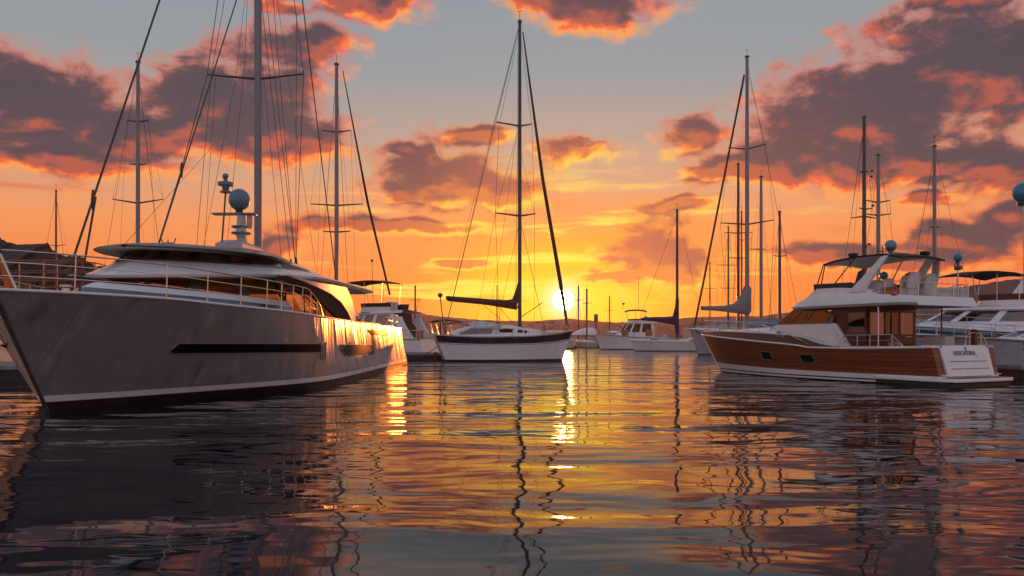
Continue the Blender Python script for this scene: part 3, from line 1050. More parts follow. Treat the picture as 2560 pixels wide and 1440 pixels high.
# the frame panel is solid behind the panes: a dim saloon
MB().prism([Vector((1.3, -1.34, 2.44)), Vector((.5, -1.34, 3.04)), Vector((-1.7, -1.44, 3.04)), Vector((-1.7, -1.44, 2.44))], (0, .02, 0)).build('saloon_lining', M_INT, MY)
MB().prism([(1.42, 1.42, 2.4), (.5, 1.4, 3.06), (.5, -1.4, 3.06), (1.42, -1.42, 2.4)], (-.03, 0, 0)).build('windscreen', M_GLASS, MY)
# forward brow and flybridge body
brow = []
for x, w_, z0, z1 in ((.72, 1.05, 3.14, 3.17), (.55, 1.45, 3.10, 3.24), (.0, 1.72, 3.08, 3.42), (-.7, 1.84, 3.08, 3.62), (-2.2, 1.92, 3.09, 3.62), (-4.1, 1.95, 3.10, 3.56), (-5.2, 1.95, 3.10, 3.5)):
    brow.append([Vector((x, y, z)) for y, z in ((-w_ + .12, z0), (w_ - .12, z0), (w_, z0 + .1 if z1 - z0 > .12 else z1 - .01), (w_ - .03, (z0 + z1) / 2 + .02), (w_ - .16, z1), (-w_ + .16, z1), (-w_ + .03, (z0 + z1) / 2 + .02), (-w_, z0 + .1 if z1 - z0 > .12 else z1 - .01))])
w_ = 1.95
brow.append([Vector((-5.9 - (.12 if z < 3.2 else 0), y, z)) for y, z in ((-w_ + .12, 3.06), (w_ - .12, 3.06), (w_ - .05, 3.16), (w_ - .08, 3.28), (w_ - .2, 3.42), (-w_ + .2, 3.42), (-w_ + .08, 3.28), (-w_ + .05, 3.16))])
MB().loft(brow).build('flybridge_deck', M_WHITE, MY, 28)
MB().prism([(-.2, -1.7, 3.085), (-.2, 1.7, 3.085), (-5.85, 1.75, 3.05), (-5.85, -1.75, 3.05)], (0, 0, -.02)).build('overhang_lining', M_CABIN, MY)
# flybridge coaming sweeps up from the brow and is topped by a low black windscreen
cm = []
for x, w_, z1 in ((.30, 1.0, 3.38), (-.2, 1.32, 3.60), (-.75, 1.48, 3.88), (-1.0, 1.54, 3.95), (-2.2, 1.6, 3.93), (-3.3, 1.64, 3.84), (-3.75, 1.65, 3.78), (-4.15, 1.66, 3.55)):
    cm.append([Vector((x, y, z)) for y, z in ((-w_ - .1, 3.3), (w_ + .1, 3.3), (w_, z1), (w_ - .1, z1), (-w_ + .1, z1), (-w_, z1))])
MB().loft(cm).build('flybridge_coaming', M_WHITE, MY, 28)
for sd in (1, -1):
    MB().prism([Vector((x, sd * y, z)) for x, y, z in ((-.72, 1.44, 3.87), (-.68, 1.42, 4.17), (-2.75, 1.56, 4.13), (-3.1, 1.6, 4.02), (-2.6, 1.6, 3.91), (-1.0, 1.52, 3.92))], (0, -sd * .04, 0)).build('windscreen_panel', M_BLACK, MY, bevel=.01)
    MB().prism([Vector((x, sd * y, z)) for x, y, z in ((-2.9, 1.55, 4.0), (-3.05, 1.5, 4.55), (-3.32, 1.5, 4.65), (-3.25, 1.55, 4.0))], (0, -sd * .03, 0)).build('wind_deflector', M_BLACK, MY)
MB().prism([(-.72, -1.44, 3.87), (-.72, 1.44, 3.87), (-.68, 1.42, 4.17), (-.68, -1.42, 4.17)], (-.04, 0, 0)).build('front_screen', M_BLACK, MY)
# radar arch, raked aft
for sd in (1, -1):
    MB().loft([[Vector((x0, sd * y, z)), Vector((x1, sd * y, z)), Vector((x1, sd * (y - .16), z)), Vector((x0, sd * (y - .16), z))] for x0, x1, y, z in
               ((-2.75, -3.55, 1.72, 3.7), (-3.0, -3.62, 1.7, 3.95), (-3.62, -4.02, 1.6, 4.55), (-4.1, -4.42, 1.5, 5.06), (-4.25, -4.55, 1.46, 5.14))]).build('roof_arch', M_WHITE, MY, 30, .02)
for sd in (-1,):
    MB().loft([[Vector((x0, sd * y, z)), Vector((x1, sd * y, z)), Vector((x1, sd * (y - .12), z)), Vector((x0, sd * (y - .12), z))] for x0, x1, y, z in
               ((-3.95, -4.35, 1.55, 3.5), (-4.3, -4.62, 1.5, 4.3), (-4.5, -4.75, 1.42, 5.02))]).build('aft_roof_leg', M_PALE, MY, 30, .02)
# hard top with dark rim and pale lining
ht, hu, rim = [], [], []
for x, w_, z in ((-1.08, 1.2, 4.99), (-1.2, 1.42, 5.0), (-2.0, 1.52, 5.11), (-3.0, 1.54, 5.18), (-4.0, 1.52, 5.18), (-4.75, 1.48, 5.06), (-5.0, 1.35, 4.98)):
    ht.append([Vector((x, w_ * f, z + .02 + .10 * (1 - f * f))) for f in (1, .7, .35, 0, -.35, -.7, -1)])
    hu.append([Vector((x, (w_ - .05) * f, z - .05 + .07 * (1 - f * f))) for f in (1, .7, .35, 0, -.35, -.7, -1)])
ring = lambda R_: [r[0] for r in R_] + R_[-1][1:-1] + [r[-1] for r in reversed(R_)] + list(reversed(R_[0][1:-1]))
MB().grid(ht).build('hard_top', M_CANVASD, MY, 60)
MB().grid(hu).build('top_lining', M_CREAM, MY, 60)
MB().grid([ring(ht), ring(hu)], cv=True).build('top_rim', M_CANVASD, MY, 60)
for a_, b_ in (((-1.2, 1.4, 4.98), (-.9, 1.45, 4.1)), ((-1.3, 1.42, 4.98), (-1.15, 1.48, 4.1)), ((-2.9, 1.5, 5.14), (-1.9, 1.6, 4.05)), ((-1.2, -1.4, 4.98), (-.9, -1.45, 4.1)), ((-2.9, -1.5, 5.14), (-2.2, -1.6, 4.05)),
               ((-2.6, 1.44, 5.1), (-2.6, 1.44, 4.72))):
    tube('top_strut', [a_, b_], .024, M_BLACK, MY)
for x, y in ((-2.5, 1.1), (-4.4, -.9)):
    MB().loft([[Vector((x + a_ * w_, y + b_ * w_, 5.2 + z)) for a_, b_ in ((-1, -1), (1, -1), (1, 1), (-1, 1))] for z, w_ in ((0, .1), (.06, .14), (.17, .15), (.2, .11))]).build('roof_light', M_BLACK, MY, bevel=.02)
MB().lathe([(.05, 0), (.07, .1), (.12, .15), (.0, .16)], (-3.5, .05, 5.27), 14).build('dome_mount', M_PALE, MY)
MB().ball((-3.5, .05, 5.66), .245, 22).build('satellite_dome', M_DOME, MY, 80)
MB().box(-3.95, -3.6, -.5, -.2, 5.25, 5.36).build('radar_box', M_PALE, MY, bevel=.03)
tube('aerial_bar', [(-3.4, .8, 5.42), (-3.4, -.6, 5.42)], .016, M_WIRE, MY)
for y_ in (.75, .42):
    tube('aerial', [(-3.4, y_, 5.2), (-3.4, y_, 5.62)], .018, M_WIRE, MY)
# flybridge furniture: helm, white round-backed seats, tan locker, rails, lifebuoy
for x, y, s_ in ((-4.0, -.2, 1.), (-4.55, .1, 1.1), (-4.7, -.75, 1.05), (-4.2, -1.0, .9), (-3.7, .55, .85)):
    st = MB().loft([[Vector((x + dx * .12 + lean, y + dy * hw * s_, 3.5 + z * s_)) for dx, dy in ((-1, -.8), (-1, .8), (-.4, 1), (.4, 1), (1, .8), (1, -.8), (.4, -1), (-.4, -1))] for z, hw, lean in
                    ((.05, .24, 0), (.3, .3, .02), (.55, .31, -.03), (.75, .26, -.06), (.86, .15, -.08), (.89, .04, -.08))])
    se = st.build('flybridge_seat', M_CUSH, MY, 50)
    MB().box(x - .05, x + .48, y - .26 * s_, y + .26 * s_, 3.5, 3.84).build('seat_cushion', M_CUSH, se, bevel=.06)
MB().loft([[Vector((-3.2 - a_, b_, z)) for a_, b_ in ((0, -.1), (.45 + e, -.1), (.45 + e, 1.0), (0, 1.0))] for z, e in ((3.6, 0), (4.05, .05), (4.2, -.2))]).build('helm_console', M_PALE, MY, bevel=.05)
MB().ball((-3.25, .15, 4.42), .17, 16).build('compass_dome', M_DOMET, MY, 80)
MB().box(-4.72, -4.3, 1.45, 1.62, 3.5, 3.84).build('tan_locker', M_TAN, MY, bevel=.04)
MB().box(-4.2, -3.95, 1.3, 1.62, 3.5, 3.82).build('white_locker', M_CUSH, MY, bevel=.05)
MB().box(-5.75, -5.0, -1.75, -1.2, 3.42, 3.85).build('aft_seat', M_CUSH, MY, bevel=.06)
MB().box(-5.78, -5.3, -.9, .2, 3.42, 3.8).build('aft_seat', M_CUSH, MY, bevel=.06)
pr = [(-3.9, 1.72, 3.55), (-4.5, 1.74, 3.55), (-5.2, 1.74, 3.5), (-5.72, 1.7, 3.44), (-5.82, 1.55, 3.42), (-5.82, .6, 3.42), (-5.82, -.6, 3.42), (-5.82, -1.55, 3.42), (-5.4, -1.74, 3.45), (-4.2, -1.74, 3.52)]
stanchion_rail(MY, pr, [1, 2, 4, 5, 6, 7, 8], M_STEEL, h=lambda f: .52 if 0 < f < 1 else .25, r=.018, mids=(.5,), rname='flybridge_rail')
lb = MB()
rows = []
for i in range(18):
    a_ = 2 * pi * i / 18 * .8 + .9
    rows.append([Vector((-5.0 + .05 * cos(2 * pi * k / 8) * 1, 1.79, 3.63)) + Vector((cos(a_) * (.15 + .05 * cos(2 * pi * k / 8)), .05 * sin(2 * pi * k / 8), sin(a_) * (.15 + .05 * cos(2 * pi * k / 8)))) for k in range(8)])
lb.grid(rows, cv=True)
lb.build('lifebuoy', M_RED, MY, 60)
# the mast with horn and teal dome on the overhang's end
ap = tube('signal_pole', [(-5.75, -1.0, 3.42), (-5.75, -1.0, 4.55)], .028, M_STEEL, MY)
MB().ball((-5.75, -1.0, 5.02), .17, 18).build('signal_dome', M_DOMET, ap, 80)
MB().lathe([(.0, 0), (.11, .02), (.13, .1), (.08, .16), (.05, .3), (.09, .34), (0, .36)], (-5.75, -1.0, 4.5), 14).build('signal_housing', M_SLATE, ap)
MB().lathe([(0, 0), (.08, .0), (.09, .14), (0, .15)], (-5.75, -1.16, 4.55), 12).build('signal_lamp', M_DOME, ap)
tube('signal_arm', [(-5.75, -.82, 4.5), (-5.75, -.78, 4.7), (-5.75, -.9, 4.86)], .03, M_SLATE, ap)
# aft cabin in mahogany with glazed doors
for sd in (1, -1):
    y = 1.52
    MB().prism([Vector((x, sd * y, z)) for x, z in ((-1.9, 1.4), (-1.7, 3.08), (-2.5, 3.08), (-2.52, 1.4))], (0, -sd * .06, 0)).build('cabin_panel', M_CABIN, MY)
    fr = MB()
    fr.box(-3.5, -2.5, sd * y - .03, sd * y + .03, 1.4, 2.04).box(-3.5, -2.5, sd * y - .03, sd * y + .03, 2.86, 3.08).box(-2.58, -2.5, sd * y - .031, sd * y + .031, 2.04, 2.86).box(-3.5, -3.4, sd * y - .031, sd * y + .031, 2.04, 2.86)
    fr.build('cabin_side', M_CABIN, MY, bevel=.008)
    MB().box(-3.4, -2.58, sd * y - .008, sd * y + .008, 2.04, 2.86).build('cabin_window', M_WHGLASS, MY)
bk = MB()
xb = -3.53
for y0, y1, z0, z1 in ((-1.49, 1.49, 1.4, 1.95), (-1.49, 1.49, 2.86, 3.05), (1.37, 1.49, 1.95, 2.86), (.42, .52, 1.95, 2.86), (-.52, -.42, 1.95, 2.86), (-1.49, -1.37, 1.95, 2.86)):
    bk.box(xb - .03, xb + .03, y0, y1, z0, z1)
bk.build('cabin_bulkhead', M_CABIN, MY, bevel=.008)
for y0, y1 in ((.52, 1.37), (-.42, .42), (-1.37, -.52)):
    MB().box(xb - .008, xb + .008, y0, y1, 1.95, 2.86).build('cabin_window', M_WHGLASS if y0 != -.42 else M_GLASSC, MY)
tube('door_handle', [(xb - .07, -.75, 1.84), (xb - .07, -1.15, 1.86)], .014, M_STEEL, MY)
MB().box(-2.7, -1.8, -1.0, .6, 1.4, 2.1).build('saloon_sofa', M_INT, MY, bevel=.05)
MB().box(-3.2, -2.85, .2, 1.1, 1.4, 2.02).build('saloon_table', M_CABIN, MY, bevel=.02)
for x, y in ((-4.15, 1.68), (-4.72, -1.5)):
    tube('overhang_post', [(x, y, 1.38), (x, y, 3.08)], .032, M_STEEL if y > 0 else M_CABIN, MY, 10)
# side rails of the cockpit
stanchion_rail(MY, [(-2.55, 1.86, 1.42), (-2.75, 1.86, 1.42), (-3.3, 1.86, 1.42), (-3.9, 1.86, 1.42), (-4.9, 1.86, 1.43), (-5.4, 1.84, 1.44)], [2, 3, 4], M_STEEL, h=lambda f: .5 if .15 < f < .85 else (.36 if f < .15 else .03), r=.019, rname='cockpit_rail', mids=(.55,))
stanchion_rail(MY, [(-2.9, -1.8, 1.4), (-4.3, -1.8, 1.4), (-5.9, -1.7, 1.42)], [0, 1, 2], M_STEEL, h=.5, r=.018, rname='cockpit_rail')
MB().box(-5.3, -4.3, -1.5, -.9, 1.4, 1.86).build('cockpit_seat', M_CUSH, MY, bevel=.05)
MB().box(-4.6, -4.25, .75, 1.25, 1.4, 1.62).build('cockpit_box', M_TAN, MY, bevel=.03)
MB().prism([(-3.0, 2.0, 1.42), (-6.1, 1.95, 1.45), (-6.1, 1.72, 1.46), (-3.0, 1.75, 1.43)], (0, 0, .035)).build('side_deck_cap', M_WHITE, MY, bevel=.01)
# transom: white panel with name, planked quarters, teak platform
def tp(y, z, off=.0):
    f = (z - .3) / 1.15
    return Vector((-6.93 + .33 * f - off, y, z))


tw = lambda z: lerp(1.42, 1.50, (z - .3) / 1.2)
mbp = MB()
F = [[tp(y * tw(z), z, .05 + .03 * (1 - y * y)) for y in (-1, -.6, 0, .6, 1)] for z in (.36, .7, 1.1, 1.42, 1.52)]
mbp.grid(F).grid([[p + Vector((.12, 0, 0)) for p in r] for r in F])
ed = [r[0] for r in F] + F[-1][1:-1] + [r[-1] for r in reversed(F)] + list(reversed(F[0][1:-1]))
mbp.grid([ed, [p + Vector((.12, 0, 0)) for p in ed]], cv=True)
panel = mbp.build('transom_panel', M_WHITE, MY, 50)
for z in (.64, .92):
    MB().loft([[tp(y, z + dz, .085 - .025 * (y / 1.4) ** 2 + dx) for dz, dx in ((-.012, 0), (.012, 0), (.012, .012), (-.012, .012))] for y in np.linspace(-1.15, 1.15, 9)]).build('transom_groove', M_GREY, panel)
for sd in (1, -1):
    MB().prism([Vector((-6.55, sd * 1.66, 1.38)), Vector((-6.2, sd * 1.96, 1.38)), Vector((-6.2, sd * 1.5, 1.38)), Vector((-6.62, sd * 1.5, 1.38))], (0, 0, .14)).build('quarter_block', M_WHITE, MY, bevel=.03)
    MB().lathe([(.04, -.02), (.06, .0), (.06, .03), (.04, .05)], (-6.62, sd * 1.42, 1.46), 12).build('fairlead', M_SLATE, MY)
    tube('quarter_capping', [tp(sd * 1.84, .4, .05), tp(sd * 1.5, .4, .06)], .02, M_WHITE, MY)
fc = bpy.data.curves.new('yacht_name', 'FONT')
fc.body = 'DESCATERA_'
fc.size = .225
fc.space_character = 1.12
fc.offset = .002
fc.extrude = .006
fc.align_x = 'CENTER'
fc.align_y = 'CENTER'
fc.materials.append(M_NAVY)
fo = bpy.data.objects.new('lettering_curve', fc)
COL.objects.link(fo)
bpy.context.view_layer.update()
fm = bpy.data.meshes.new_from_object(fo.evaluated_get(bpy.context.evaluated_depsgraph_get()))
bpy.data.objects.remove(fo)
bpy.data.curves.remove(fc)
fo = bpy.data.objects.new('yacht_name', fm)
COL.objects.link(fo)
fo.parent = panel
fo.matrix_local = Matrix.Translation(tp(0.10, 1.22, .105)) @ Matrix(((0, .27, -.96), (-1, 0, 0), (0, .96, .27))).to_4x4()
em = MB()
for a0_, a1_ in ((.25, 2.7), (3.4, 5.8)):
    em.tube([tp(.02 + .045 * cos(a_), 1.39 + .055 * sin(a_), .09) for a_ in np.linspace(a0_, a1_, 9)], .014, 6)
em.tube([tp(.02, 1.36, .09), tp(.02, 1.42, .09)], .012, 6)
em.build('transom_emblem', M_NAVY, panel)
# boarding platform
plt = [Vector(p) for p in ((-4.3, 1.98, .14), (-6.6, 2.0, .12), (-7.45, 1.82, .12), (-7.55, 1.6, .12), (-7.55, -1.6, .12), (-7.45, -1.82, .12), (-6.6, -2.0, .12), (-5.0, -1.98, .14))]
MB().prism([p + Vector((0, 0, .04)) for p in plt], (0, 0, .13)).build('boarding_platform', M_WHITE, MY, bevel=.03)
MB().prism([Vector((p.x * .99 - .03, p.y * .94, .292)) for p in plt[1:7]] , (0, 0, .012)).build('platform_teak', M_TEAK, MY)
MB().prism([p * .985 + Vector((0, 0, -.12)) for p in plt], (0, 0, .12)).build('platform_skirt', M_FOUL, MY)
# ports in the planking
for x0, x1, z0, z1 in ((2.1, 1.25, .78, 1.16), (-.42, -1.28, .72, 1.08)):
    sh = .14
    pf = mh.patch('hull_port', M_DGLASS, MY, (x0, x1, lambda x: ramp_to(-x, [-x0, -x0 + .16, -x1], [z1 - .08, z0, z0]), lambda x: ramp_to(-x, [-x0, -x1 - .16, -x1], [z1, z1, z0 + .1])), .02, trim=.018)
# bow pulpit and guard rails
for sd in (1, -1):
    path = []
    for t in np.linspace(.005, .62, 34):
        p = mh.pt(t, mh.top(t), sd, -.14)
        path.append(Vector((p.x - .1, p.y, p.z + .04)))
    stanchion_rail(MY, path, [1, 3, 7, 11, 15, 18, 21, 24, 27, 30], M_STEEL, h=lambda f: .74 * min(1, (1 - f) * 3.2) ** .8 if f < 1 else .01, r=.02, mids=(.55,), lean=(.05, sd * .05, 0))
MB().box(1.15, 2.0, 1.37, 1.40, 2.16, 2.2).build('name_strip', M_STEEL, MY)
# stern cleat post and its hose rails
MB().loft([[Vector((-6.2 + e, -1.35 + y, z)) for e, y in ((-.09, -.09), (.09, -.09), (.09, .09), (-.09, .09))] for z, e in ((1.42, 0), (2.0, .04))]).build('bollard', M_CABIN, MY, bevel=.02)
MB().ball((-6.2, -1.35, 2.06), .15, 10, .6).build('rope_coil', M_BLACK, MY)
tube('stern_hoop', [(-6.3, -.6, 1.45), (-6.3, -.64, 1.85), (-6.3, -.85, 1.98), (-6.3, -1.2, 2.02), (-6.3, -1.6, 1.95), (-6.35, -1.8, 1.75), (-6.4, -1.92, 1.35)], .02, M_STEEL, MY)
tube('stern_hoop', [(-6.3, -.9, 1.45), (-6.3, -.9, 1.97)], .016, M_STEEL, MY)
tube('stern_hoop', [(-6.3, -1.62, 1.45), (-6.3, -1.62, 1.95)], .016, M_STEEL, MY)
tag(MB().tube([(17.6, 33.0, 1.5), (19.2, 34.0, .95), (20.9, 35.2, .62), (22.75, 35.75, .56)], .026, 6).build('stern_mooring_line', M_ROPE), 'mooring line from the mahogany yacht\'s stern to the right dock', 'rope')

# ================================================================ sailing boats
def sail_hull(L, B, f0, f1, rake=.06, over=.05):
    """Half-length L/2 either side of midships; f0 freeboard at the stern, f1 at the bow."""
    h = L / 2
    return Hull(h, -h * (1 - over * .4), h * (1 - 2 * rake), -h * (1 - over),
                [(h, .04), (h * .93, .10 * B), (h * .75, .25 * B), (h * .45, .40 * B), (0, .49 * B), (-h * .45, .48 * B), (-h, .36 * B)],
                [(h * (1 - 2 * rake), .02), (h * .7, .11 * B), (h * .45, .24 * B), (0, .41 * B), (-h * .45, .40 * B), (-h, .27 * B)],
                [(h, f1), (h * .4, lerp(f0, f1, .42)), (-h * .4, f0 * .97), (-h, f0)], 1.25, 30)


def rig(boat, mx, z0, top, r, m, spread, stays, tip=.75):
    """Mast with spreaders (height, port half, starboard half, sweep x, lift) and stays (name, points, radius)."""
    ma = tube('mast', [(mx, 0, z0), (mx, 0, lerp(z0, top, .5)), (mx, 0, top)], [r, r, r * tip], m, boat, 12)
    MB().lathe([(0, 0), (r * 1.15, 0), (r * 1.15, .14), (r * .6, .2), (0, .22)], (mx, 0, top - .04), 10).build('masthead', M_DALU, ma)
    tube('wind_wand', [(mx, 0, top), (mx, 0, top + .9)], .02, M_WIRE, ma, 5)
    tube('wind_arm', [(mx - .22, .02, top + .78), (mx + .22, -.02, top + .86)], .02, M_WIRE, ma, 5)
    for z, p, s, sx, lift in spread:
        for w_, sg in ((p, 1), (s, -1)):
            if w_:
                tube('spreader', [(mx, 0, z), (mx + sx * sg, sg * w_, z + lift)], [r * .42, r * .24], M_DALU, ma, 6)
    for nm, pts, rr in stays:
        tube(nm, pts, rr, M_WIRE if rr < .06 else M_CANVASD, ma, 6)
    return ma


# ---- the white sloop in the middle, with navy topsides band
sb = thing('sailing_boat', 'white sloop with navy sheer band and brown covered boom in front of the sun', 'sailboat', (-.62, 62, 0), radians(12))
sh_ = Hull(5.5, -5.5, 4.7, -4.6,
           [(5.5, .04), (5.0, .34), (4.2, .7), (3, 1.18), (1, 1.6), (-1.5, 1.68), (-5.5, 1.05)],
           [(4.7, .02), (4.2, .2), (3, .62), (1, 1.25), (-1.5, 1.42), (-4.6, .85)],
           [(5.5, 2.42), (3.6, 2.1), (1, 1.93), (-2, 1.90), (-5.5, 2.06)], 1.15, 40)
st_ = lambda a: (lambda t: sh_.top(t) * a)
sh_.band('hull_bottom', M_FOUL, sb, -.5, .10, 2)
sh_.band('boot_stripe', M_NAVY, sb, .10, .17, 1)
sh_.band('lower_topsides', M_WHITE, sb, .17, st_(.66), 5)
sh_.band('pin_stripe', M_NAVY, sb, st_(.66), st_(.68), 1)
sh_.band('white_stripe', M_WHITE, sb, st_(.68), st_(.71), 1)
sh_.band('navy_topsides', M_NAVY, sb, st_(.71), st_(.975), 3)
sh_.band('sheer_stripe', M_WHITE, sb, st_(.975), st_(1.0), 1)
sh_.deck('deck', M_CREAM, sb, drop=.01)
sh_.rail_cap('toe_rail', M_STEEL, sb, .028, .01)
rows = []
for x in np.linspace(4.3, -1.2, 24):
    w_ = hermite([(-1.2, 1.12), (0, 1.12), (2, .86), (3.4, .48), (4.3, .06)])(x)
    h_ = hermite([(-1.2, .92), (.6, .82), (1.6, .62), (3, .34), (4.3, .03)])(x)
    z0 = sh_.zs(x) + .0
    rows.append([Vector((x, w_ * f, z0 + h_ * g_)) for f, g_ in ((1.06, -.02), (1.0, .3), (.93, .72), (.82, .93), (.5, 1.0), (0, 1.04), (-.5, 1.0), (-.82, .93), (-.93, .72), (-1, .3), (-1.06, -.02))])
MB().loft(rows, closed=False, cap=True).build('coach_roof', M_WHITE, sb, 50)
for x0, x1 in ((.55, -.62), (1.3, .85), (1.62, 1.38)):
    a, b_ = [], []
    wq = hermite([(-1.2, 1.12), (0, 1.12), (2, .86), (3.4, .48), (4.3, .06)])
    hq = hermite([(-1.2, .92), (.6, .82), (1.6, .62), (3, .34), (4.3, .03)])
    for x, lo_, hi_ in ((x0, .62, .66), (lerp(x0, x1, .12), .36, .68), (lerp(x0, x1, .5), .34, .69), (lerp(x0, x1, .9), .34, .68), (x1, .5, .62)):
        for L_, f in ((a, lo_), (b_, hi_)):
            L_.append(Vector((x, -(wq(x) * lerp(1.0, .93, (f - .3) / .42) + .012), sh_.zs(x) + hq(x) * f)))
    MB().grid([a, b_]).build('cabin_window', M_DGLASS, sb)
# aft cockpit house with slanted dark window, and its sprayhood
rows = []
for x, w_, h_ in ((-1.0, 1.14, .95), (-1.5, 1.2, .93), (-2.6, 1.22, .84), (-3.6, 1.2, .5), (-4.2, 1.05, .2)):
    z0 = sh_.zs(x)
    rows.append([Vector((x, w_ * f, z0 + h_ * g_)) for f, g_ in ((1.08, -.02), (1.02, .5), (.94, .94), (.8, 1.0), (0, 1.05), (-.8, 1.0), (-.94, .94), (-1.02, .5), (-1.08, -.02))])
MB().loft(rows, closed=False, cap=True).build('cockpit_coaming', M_WHITE, sb, 40)
MB().prism([Vector((x, -y, z)) for x, y, z in ((-1.25, 1.275, 2.12), (-1.0, 1.17, 2.62), (-2.7, 1.25, 2.56), (-3.75, 1.30, 2.16), (-3.5, 1.33, 2.08))], (0, .02, 0)).build('cockpit_window', M_GREY, sb)
rows = []
for x, w_, h_ in ((-.1, 1.05, .55), (-.5, 1.06, .92), (-1.0, 1.08, 1.10), (-1.8, 1.1, 1.18), (-2.4, 1.1, 1.16), (-2.75, 1.08, 1.02), (-2.85, 1.06, .9)):
    z0 = sh_.zs(x) + .0
    rows.append([Vector((x, w_ * f, z0 + .55 + (h_ - .55) * g_)) for f, g_ in ((1.04, 0), (1, .5), (.9, .85), (.65, 1), (0, 1.06), (-.65, 1), (-.9, .85), (-1, .5), (-1.04, 0))])
MB().grid(rows).build('sprayhood', M_CANVASW, sb, 60)
for x in (-.5, -1.8, -2.85):
    tube('sprayhood_hoop', [(x, -1.1, 2.45), (x, -1.09, 2.75), (x, -.7, sh_.zs(x) + (1.19 if x < -1 else .94)), (x, .7, sh_.zs(x) + (1.19 if x < -1 else .94)), (x, 1.1, 2.45)], .018, M_STEEL, sb)
tube('grab_rail', [(-.2, -1.1, 2.78), (-1.2, -1.16, 2.72), (-2.8, -1.2, 2.62)], .018, M_STEEL, sb)
# boom with its brown cover running up the mast
cv = []
for x, zc, hh, ww in ((-4.52, 4.86, .15, .12), (-4.5, 4.86, .16, .14), (-3.5, 4.78, .18, .17), (-2, 4.65, .22, .2), (-.6, 4.5, .27, .22), (.3, 4.42, .33, .22), (.75, 4.44, .42, .2), (1.02, 4.5, .52, .16)):
    cv.append([Vector((x, ww * sin(a_) * (1 if cos(a_) > -.3 else .8), zc + hh * cos(a_))) for a_ in np.linspace(0, 2 * pi, 13)[:-1]])
cover = MB().loft(cv).build('sail_cover', M_CANVASB, sb, 60)
for k in (2, 3, 4, 5):
    cx_ = cv[k][0].x
    rg_ = [Vector((cx_ + (p.x - cx_), p.y * 1.05, p.z + (p.z - (cv[k][0].z + cv[k][6].z) / 2) * .04)) for p in cv[k]]
    MB().tube(rg_ + rg_[:2], .022, 5).build('sail_tie', M_CANVASD, cover)
lf = []
for z, x0 in ((4.5, .55), (4.9, .7), (5.3, .86), (5.8, 1.02), (6.25, 1.16)):
    lf.append([Vector((lerp(x0, 1.22, k / 3), s_ * (.1 - .02 * k), z)) for s_, ks in ((1, (0, 1, 2, 3)), (-1, (3, 2, 1, 0))) for k in ks])
MB().loft(lf).build('cover_luff', M_CANVASB, cover, 60)
tube('boom', [(1.15, 0, 4.2), (-4.4, 0, 4.68)], .07, M_DALU, sb, 8)
mz = 27.5
ms = rig(sb, 1.25, 2.5, 26.4, .145, M_DALU, [(18.3, 0, 0, 0, 0)], [], .8)
for z, tl, tr in ((18.3, (-2.0, -.75, 0), (1.15, .8, .42)), (11.3, (-2.1, -.85, .05), (1.45, .9, .36))):
    for q_ in (tl, tr):
        tube('spreader', [(1.25, 0, z), (1.25 + q_[0], q_[1], z + q_[2])], [.075, .05], M_DALU, ms, 8)
fs = tube('furled_genoa', [(5.1, 0, 2.75), (4.45, 0, 6.6), (3.1, 0, 14.2), (1.5, 0, 25.6)], [.10, .16, .13, .05], M_CANVASB, sb, 10)
MB().lathe([(.05, 0), (.15, .02), (.15, .14), (.05, .18)], (5.1, 0, 2.62), 12).build('furling_drum', M_STEEL, fs)
for nm, pts, rr in [('backstay', [(1.2, 0, 26), (-.85, -.7, 18.3), (-4.7, -.5, 2.2)], .022), ('backstay', [(1.2, 0, 26), (-4.3, .5, 3.2)], .012),
                    ('shroud', [(1.2, 0, 25.5), (-.5, -.6, 18.2), (-.85, -.85, 11.35), (-.6, -1.4, 2.1)], .014),
                    ('shroud', [(1.2, 0, 18.2), (-.85, -.85, 11.35), (-2.6, -1.5, 2.1)], .013), ('shroud', [(1.2, 0, 19), (-.6, -1.2, 8), (-1.7, -1.5, 2.2)], .010),
                    ('shroud', [(1.3, 0, 25.5), (2.4, .8, 18.7), (2.65, .9, 11.6), (2.7, 1.2, 2.2)], .013), ('shroud', [(1.3, 0, 16.5), (2.65, .9, 11.6)], .010),
                    ('shroud', [(1.3, 0, 11), (3.0, -1.0, 2.3)], .018), ('shroud', [(1.2, 0, 10.8), (-.7, -1.5, 3.2), (-.9, -1.55, 2.1)], .014),
                    ('halyard', [(1.05, -.1, 24), (.95, -.16, 3)], .010), ('halyard', [(1.1, -.1, 18), (.8, -.2, 4)], .010),
                    ('mainsheet', [(-1.8, 0, 4.5), (.2, -.6, 2.75)], .018), ('kicking_strap', [(-.5, 0, 4.3), (.9, -.3, 2.7)], .022), ('topping_lift', [(-4.3, 0, 4.9), (1.15, 0, 26)], .009)]:
    tube(nm, pts, rr, M_WIRE, ms, 5)
tube('whisker_pole', [(1.35, .3, 3.4), (3.3, 1.0, 4.6)], .035, M_DALU, sb)
